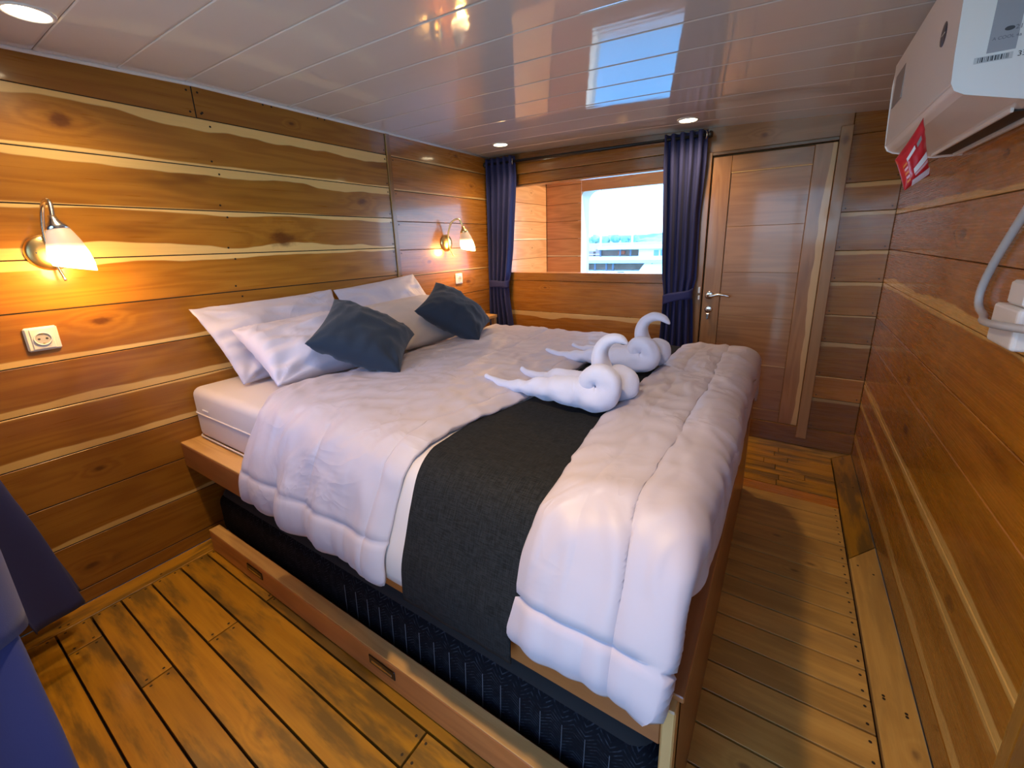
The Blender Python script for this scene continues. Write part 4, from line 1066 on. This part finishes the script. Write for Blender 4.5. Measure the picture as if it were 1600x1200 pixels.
# red packet hanging from the front lower edge
RED = plain('red_foil', (.62, .012, .022), .28, coat=.4, nscale=60, namt=.25, bump=.3, bscale=60)
pk = empty('sachet', (1.405, -.247, 1.55), 'red printed sachet hanging from the air conditioner edge', 'packet')
def pq(c4, T, name, mat, seed): return pillow(name, c4, T, mat, n=14, pinch=.08, wr=.003, seed=seed, parent=pk)
def pk_pt(x, y, z): return Vector((x, y, z))
pkA = pillow('pouch', [(1.50, -.196, 1.475), (1.505, -.236, 1.567), (1.51, -.270, 1.432), (1.49, -.224, 1.398)], .036, RED, n=16, pinch=.10, wr=.004, seed=3, parent=pk)
PRINT = plain('packet_print', (.85, .80, .82), .4); PINK = plain('packet_pink', (.80, .45, .50), .4); ORG = plain('packet_orange', (.85, .22, .03), .4)
def pstrip(name, pts, mat, par, off):
    # small printed patch laid just proud of the pouch face (pts in face u,v)
    c4 = [Vector(c) for c in ((1.50, -.196, 1.475), (1.505, -.236, 1.567), (1.51, -.270, 1.432), (1.49, -.224, 1.398))]
    nn = ((c4[1]-c4[3]).cross(c4[0]-c4[2])).normalized()
    if nn.x > 0: nn = -nn
    def P(u, v): return (c4[3]*(1-u)+c4[2]*u)*(1-v)+(c4[0]*(1-u)+c4[1]*u)*v+nn*(.0190*max((1-abs(2*u-1)**2.4)*(1-abs(2*v-1)**2.4), 0)**.52+off)
    vs = []; fs = []; k = 7
    (u0, v0), (u1, v1), (u2, v2), (u3, v3) = pts
    for i in range(k):
        for j in range(3):
            a, b = i/(k-1), j/2
            u = (u0*(1-a)+u1*a)*(1-b)+(u3*(1-a)+u2*a)*b; v = (v0*(1-a)+v1*a)*(1-b)+(v3*(1-a)+v2*a)*b
            vs.append(P(u, v))
    for i in range(k-1):
        for j in range(2): fs.append((i*3+j, i*3+3+j, i*3+4+j, i*3+1+j))
    return mesh_obj(name, vs, fs, mat, par)
pstrip('white_band', [(.34, .26), (.86, .33), (.86, .46), (.34, .38)], PRINT, pkA, .0026)
pstrip('pink_band', [(.36, .20), (.86, .26), (.86, .31), (.36, .25)], PINK, pkA, .0026)
pstrip('pale_base', [(.22, .02), (.90, .04), (.97, .15), (.25, .15)], plain('packet_base', (.72, .60, .66), .35), pkA, .0028)
pstrip('printed_letters', [(.22, .66), (.52, .72), (.52, .80), (.22, .74)], PRINT, pkA, .0026)
pstrip('printed_letters', [(.58, .70), (.76, .74), (.76, .82), (.58, .78)], plain('packet_grey', (.30, .28, .28), .4), pkA, .0026)
for k in range(5):
    pstrip('side_print', [(.08+.02*(k % 2), .60-.11*k), (.20, .62-.11*k), (.20, .67-.11*k), (.10, .66-.11*k)], PINK if k % 2 else ORG, pkA, .0026)

# ------------------------------------------------------------------ cable and plug on the right wall
cp = spline([(1.36, YR+.012, 1.42), (1.47, YR+.012, 1.305), (1.545, YR+.013, 1.215), (1.585, YR+.013, 1.145), (1.57, YR+.014, 1.105), (1.51, YR+.018, 1.09), (1.42, YR+.040, 1.088), (1.30, YR+.045, 1.098), (1.16, YR+.012, 1.11)], 60)
cb_ = MB().tube(cp, .0085, 10).build('power_cable', M['cord'], None, True)
tag(cb_, 'grey power cable looping down the right-hand wall', 'cable')
jb = empty('plug_box', (1.36, YR, 1.09), 'white plug box with cable on the right-hand wall', 'plug')
MB().box((1.29, YR, 1.045), (1.425, YR+.030, 1.135), .008).build('box', M['white_plastic'], jb)
MB().box((1.30, YR+.0, 1.137), (1.385, YR+.024, 1.19), .006).build('plug', M['white_plastic'], jb)

# ------------------------------------------------------------------ bedside shelf glimpsed past the cushion
bs = empty('bedside_shelf', (2.62, 1.93, 0), 'pale wooden edge of a bedside shelf between the right cushion and the curtain', 'shelf')
board('top', (2.45, 1.915, .735), (2.72, 2.12, .758), 0, M['wood_pale'], bs, tone=1.0)
board('upstand', (2.52, 1.915, .758), (2.56, 1.935, .81), 0, M['wood_pale'], bs, tone=1.1)
for x, y in ((2.47, 1.935), (2.70, 1.935), (2.47, 2.10), (2.70, 2.10)):
    board('leg', (x-.015, y-.015, 0), (x+.015, y+.015, .735), 2, M['wood_pale'], bs, tone=.8)

# ------------------------------------------------------------------ harbour outside
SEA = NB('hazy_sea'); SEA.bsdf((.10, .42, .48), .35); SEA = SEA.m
vs = [(6, -900, -2.2), (1500, -900, -2.2), (1500, 900, -2.2), (6, 900, -2.2)]
sea = mesh_obj('sea', vs, [(0, 1, 2, 3)], SEA); tag(sea, 'pale hazy harbour water', 'water', kind='structure')
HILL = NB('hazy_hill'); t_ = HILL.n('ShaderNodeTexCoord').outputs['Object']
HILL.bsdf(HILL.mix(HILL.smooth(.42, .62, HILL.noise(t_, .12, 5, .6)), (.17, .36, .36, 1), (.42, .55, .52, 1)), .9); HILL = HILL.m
vs = []; fs = []; nx_, ny_ = 14, 70
for i in range(nx_+1):
    for j in range(ny_+1):
        x = 150+90*i/nx_; y = -90+260*j/ny_; a = i/nx_
        # ridge is highest to the right of the view, lower and tree-lined to the left
        top = interp(y, [(-90, 9), (10, 10.5), (33, 10.0), (46, 7.0), (60, 5.4), (90, 6), (170, 5)])
        vs.append((x, y, -2.3+sstep(0, .6, a)*top*1.0+nz(x*.05, y*.09)*1.2*a+nz(x*.2, y*.3)*.5))
for i in range(nx_):
    for j in range(ny_): a = i*(ny_+1)+j; fs.append((a, a+ny_+1, a+ny_+2, a+1))
hl = mesh_obj('hill', vs, fs, HILL, None, True); tag(hl, 'hazy green-blue hill across the harbour', 'hill', kind='structure')
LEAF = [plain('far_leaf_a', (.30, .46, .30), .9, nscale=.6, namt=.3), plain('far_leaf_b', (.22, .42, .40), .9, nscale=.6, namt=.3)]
BARK = plain('far_bark', (.35, .30, .26), .9)
def tree(x, y, z, r, label, mat):
    t = empty('tree', (x, y, z), label, 'tree', 'trees along the far shore')
    MB().tube([(x, y, z), (x, y, z+r*1.4)], [r*.12, r*.08], 6).build('trunk', BARK, t)
    bm = bmesh.new(); bmesh.ops.create_icosphere(bm, subdivisions=3, radius=r)
    vs = [v.co+v.co.normalized()*(nz(v.co.x*1.6+x, v.co.y*1.6+y, v.co.z*1.6)*.45*r) for v in bm.verts]
    bm.verts.index_update(); fs = [[v.index for v in f.verts] for f in bm.faces]; bm.free()
    mesh_obj('crown', [Vector((x, y, z+r*1.15))+Vector((v.x, v.y, v.z*.85)) for v in vs], fs, mat, t, True)
for k, (y, zb_, r, lab) in enumerate(((64.6, .3, 1.75, 'round pale green tree on the far shore next to the window frame'), (60.4, .6, 1.75, 'tallest pale tree on the far shore above the cluttered boat deck'),
        (56.5, .2, 1.5, 'small green tree on the far shore above the upper deck opening'), (52.8, .5, 1.7, 'broad blue-green tree on the far shore above the boat roof'),
        (49.3, .2, 1.35, 'low blue-green tree on the far shore where the hill dips'), (45.9, .4, 1.55, 'bluish tree on the far shore at the foot of the hill slope'))):
    o = tree(150, y, zb_-.6, r, lab, LEAF[0] if k < 3 else LEAF[1])
MB().box((148, 30, -2.3), (152, 80, .5)).build('quay', plain('quay_pale', (.75, .78, .74), .8), hl)
# white boat moored opposite
BW = plain('boat_white', (.86, .92, .93), .4); BT = plain('boat_turquoise', (.55, .80, .82), .5); BD = plain('boat_wood', (.30, .20, .15), .6, nscale=1.5, namt=.4); BG = plain('boat_glass', (.16, .30, .42), .2); BR = plain('boat_red', (.6, .16, .08), .6); BK = plain('boat_dark', (.12, .13, .16), .6)

boat = empty('boat', (24, 8, -2.2), 'white two-deck wooden boat moored opposite the window', 'boat')
def bp(name, a, b, m, c=0): return MB().box(a, b, c).build(name, m, boat)
m = MB(); hullp = [(13.5, -.42), (7.07, -.41), (6.75, .02), (2.0, .25), (1.2, .3), (2.4, -2.3), (13.5, -2.3)]
n = len(hullp); m.add([(24, y, z) for y, z in hullp]+[(28.5, y, z) for y, z in hullp], [tuple(range(n)), tuple(reversed(range(n, 2*n)))]+[(i, i+n, (i+1) % n+n, (i+1) % n) for i in range(n)])
m.build('hull', BW, boat)
bp('lower_cabin', (25.0, 6.9, -.6), (28, 13.2, .05), BD); bp('deck_band', (23.9, 2.2, .03), (28.5, 13.4, .17), BT); bp('deck_edge', (23.95, 2.4, .17), (28.5, 13.4, .40), BW, .05)
bp('upper_cabin', (25.0, 7.1, .38), (28, 9.6, .80), BD); bp('wheelhouse', (24.2, 3.2, .38), (28, 7.17, .80), BW); bp('roof', (23.9, 2.9, .78), (28.2, 9.5, .96), BW, .04)
for y in (6.33, 5.98):
    bp('window', (24.17, y-.26, .42), (24.21, y, .72), BG)
for y in (8.2, 9.38, 7.6): bp('post', (24.05, y-.04, .38), (24.15, y+.04, .80), BK)
for y in (9.0, 10.9, 8.6, 9.7): bp('post', (24.05, y-.05, -.42), (24.15, y+.05, .05), BK)
bp('red_board', (24.9, 8.2, .5), (24.98, 8.6, .68), BR); bp('fender', (23.85, 7.9, -.62), (23.98, 8.25, -.46), BK)
for y in (9.75, 10.2, 10.6, 11.2): bp('deck_clutter', (24.6, y-.16, .40), (25.2, y+.14, .40+rnd.uniform(.2, .42)), BD)
bp('mast', (25.5, 9.9, .8), (25.6, 10.0, 5.2), BW); bp('mast', (25.5, 7.95, .9), (25.6, 8.03, 5.0), BW); bp('rail', (24.1, 9.4, .52), (24.14, 13, .55), BW)
for y in (6.35, 5.7, 5.5): bp('port_hole', (23.98, y-.03, -.02), (24.005, y+.03, .03), BK)
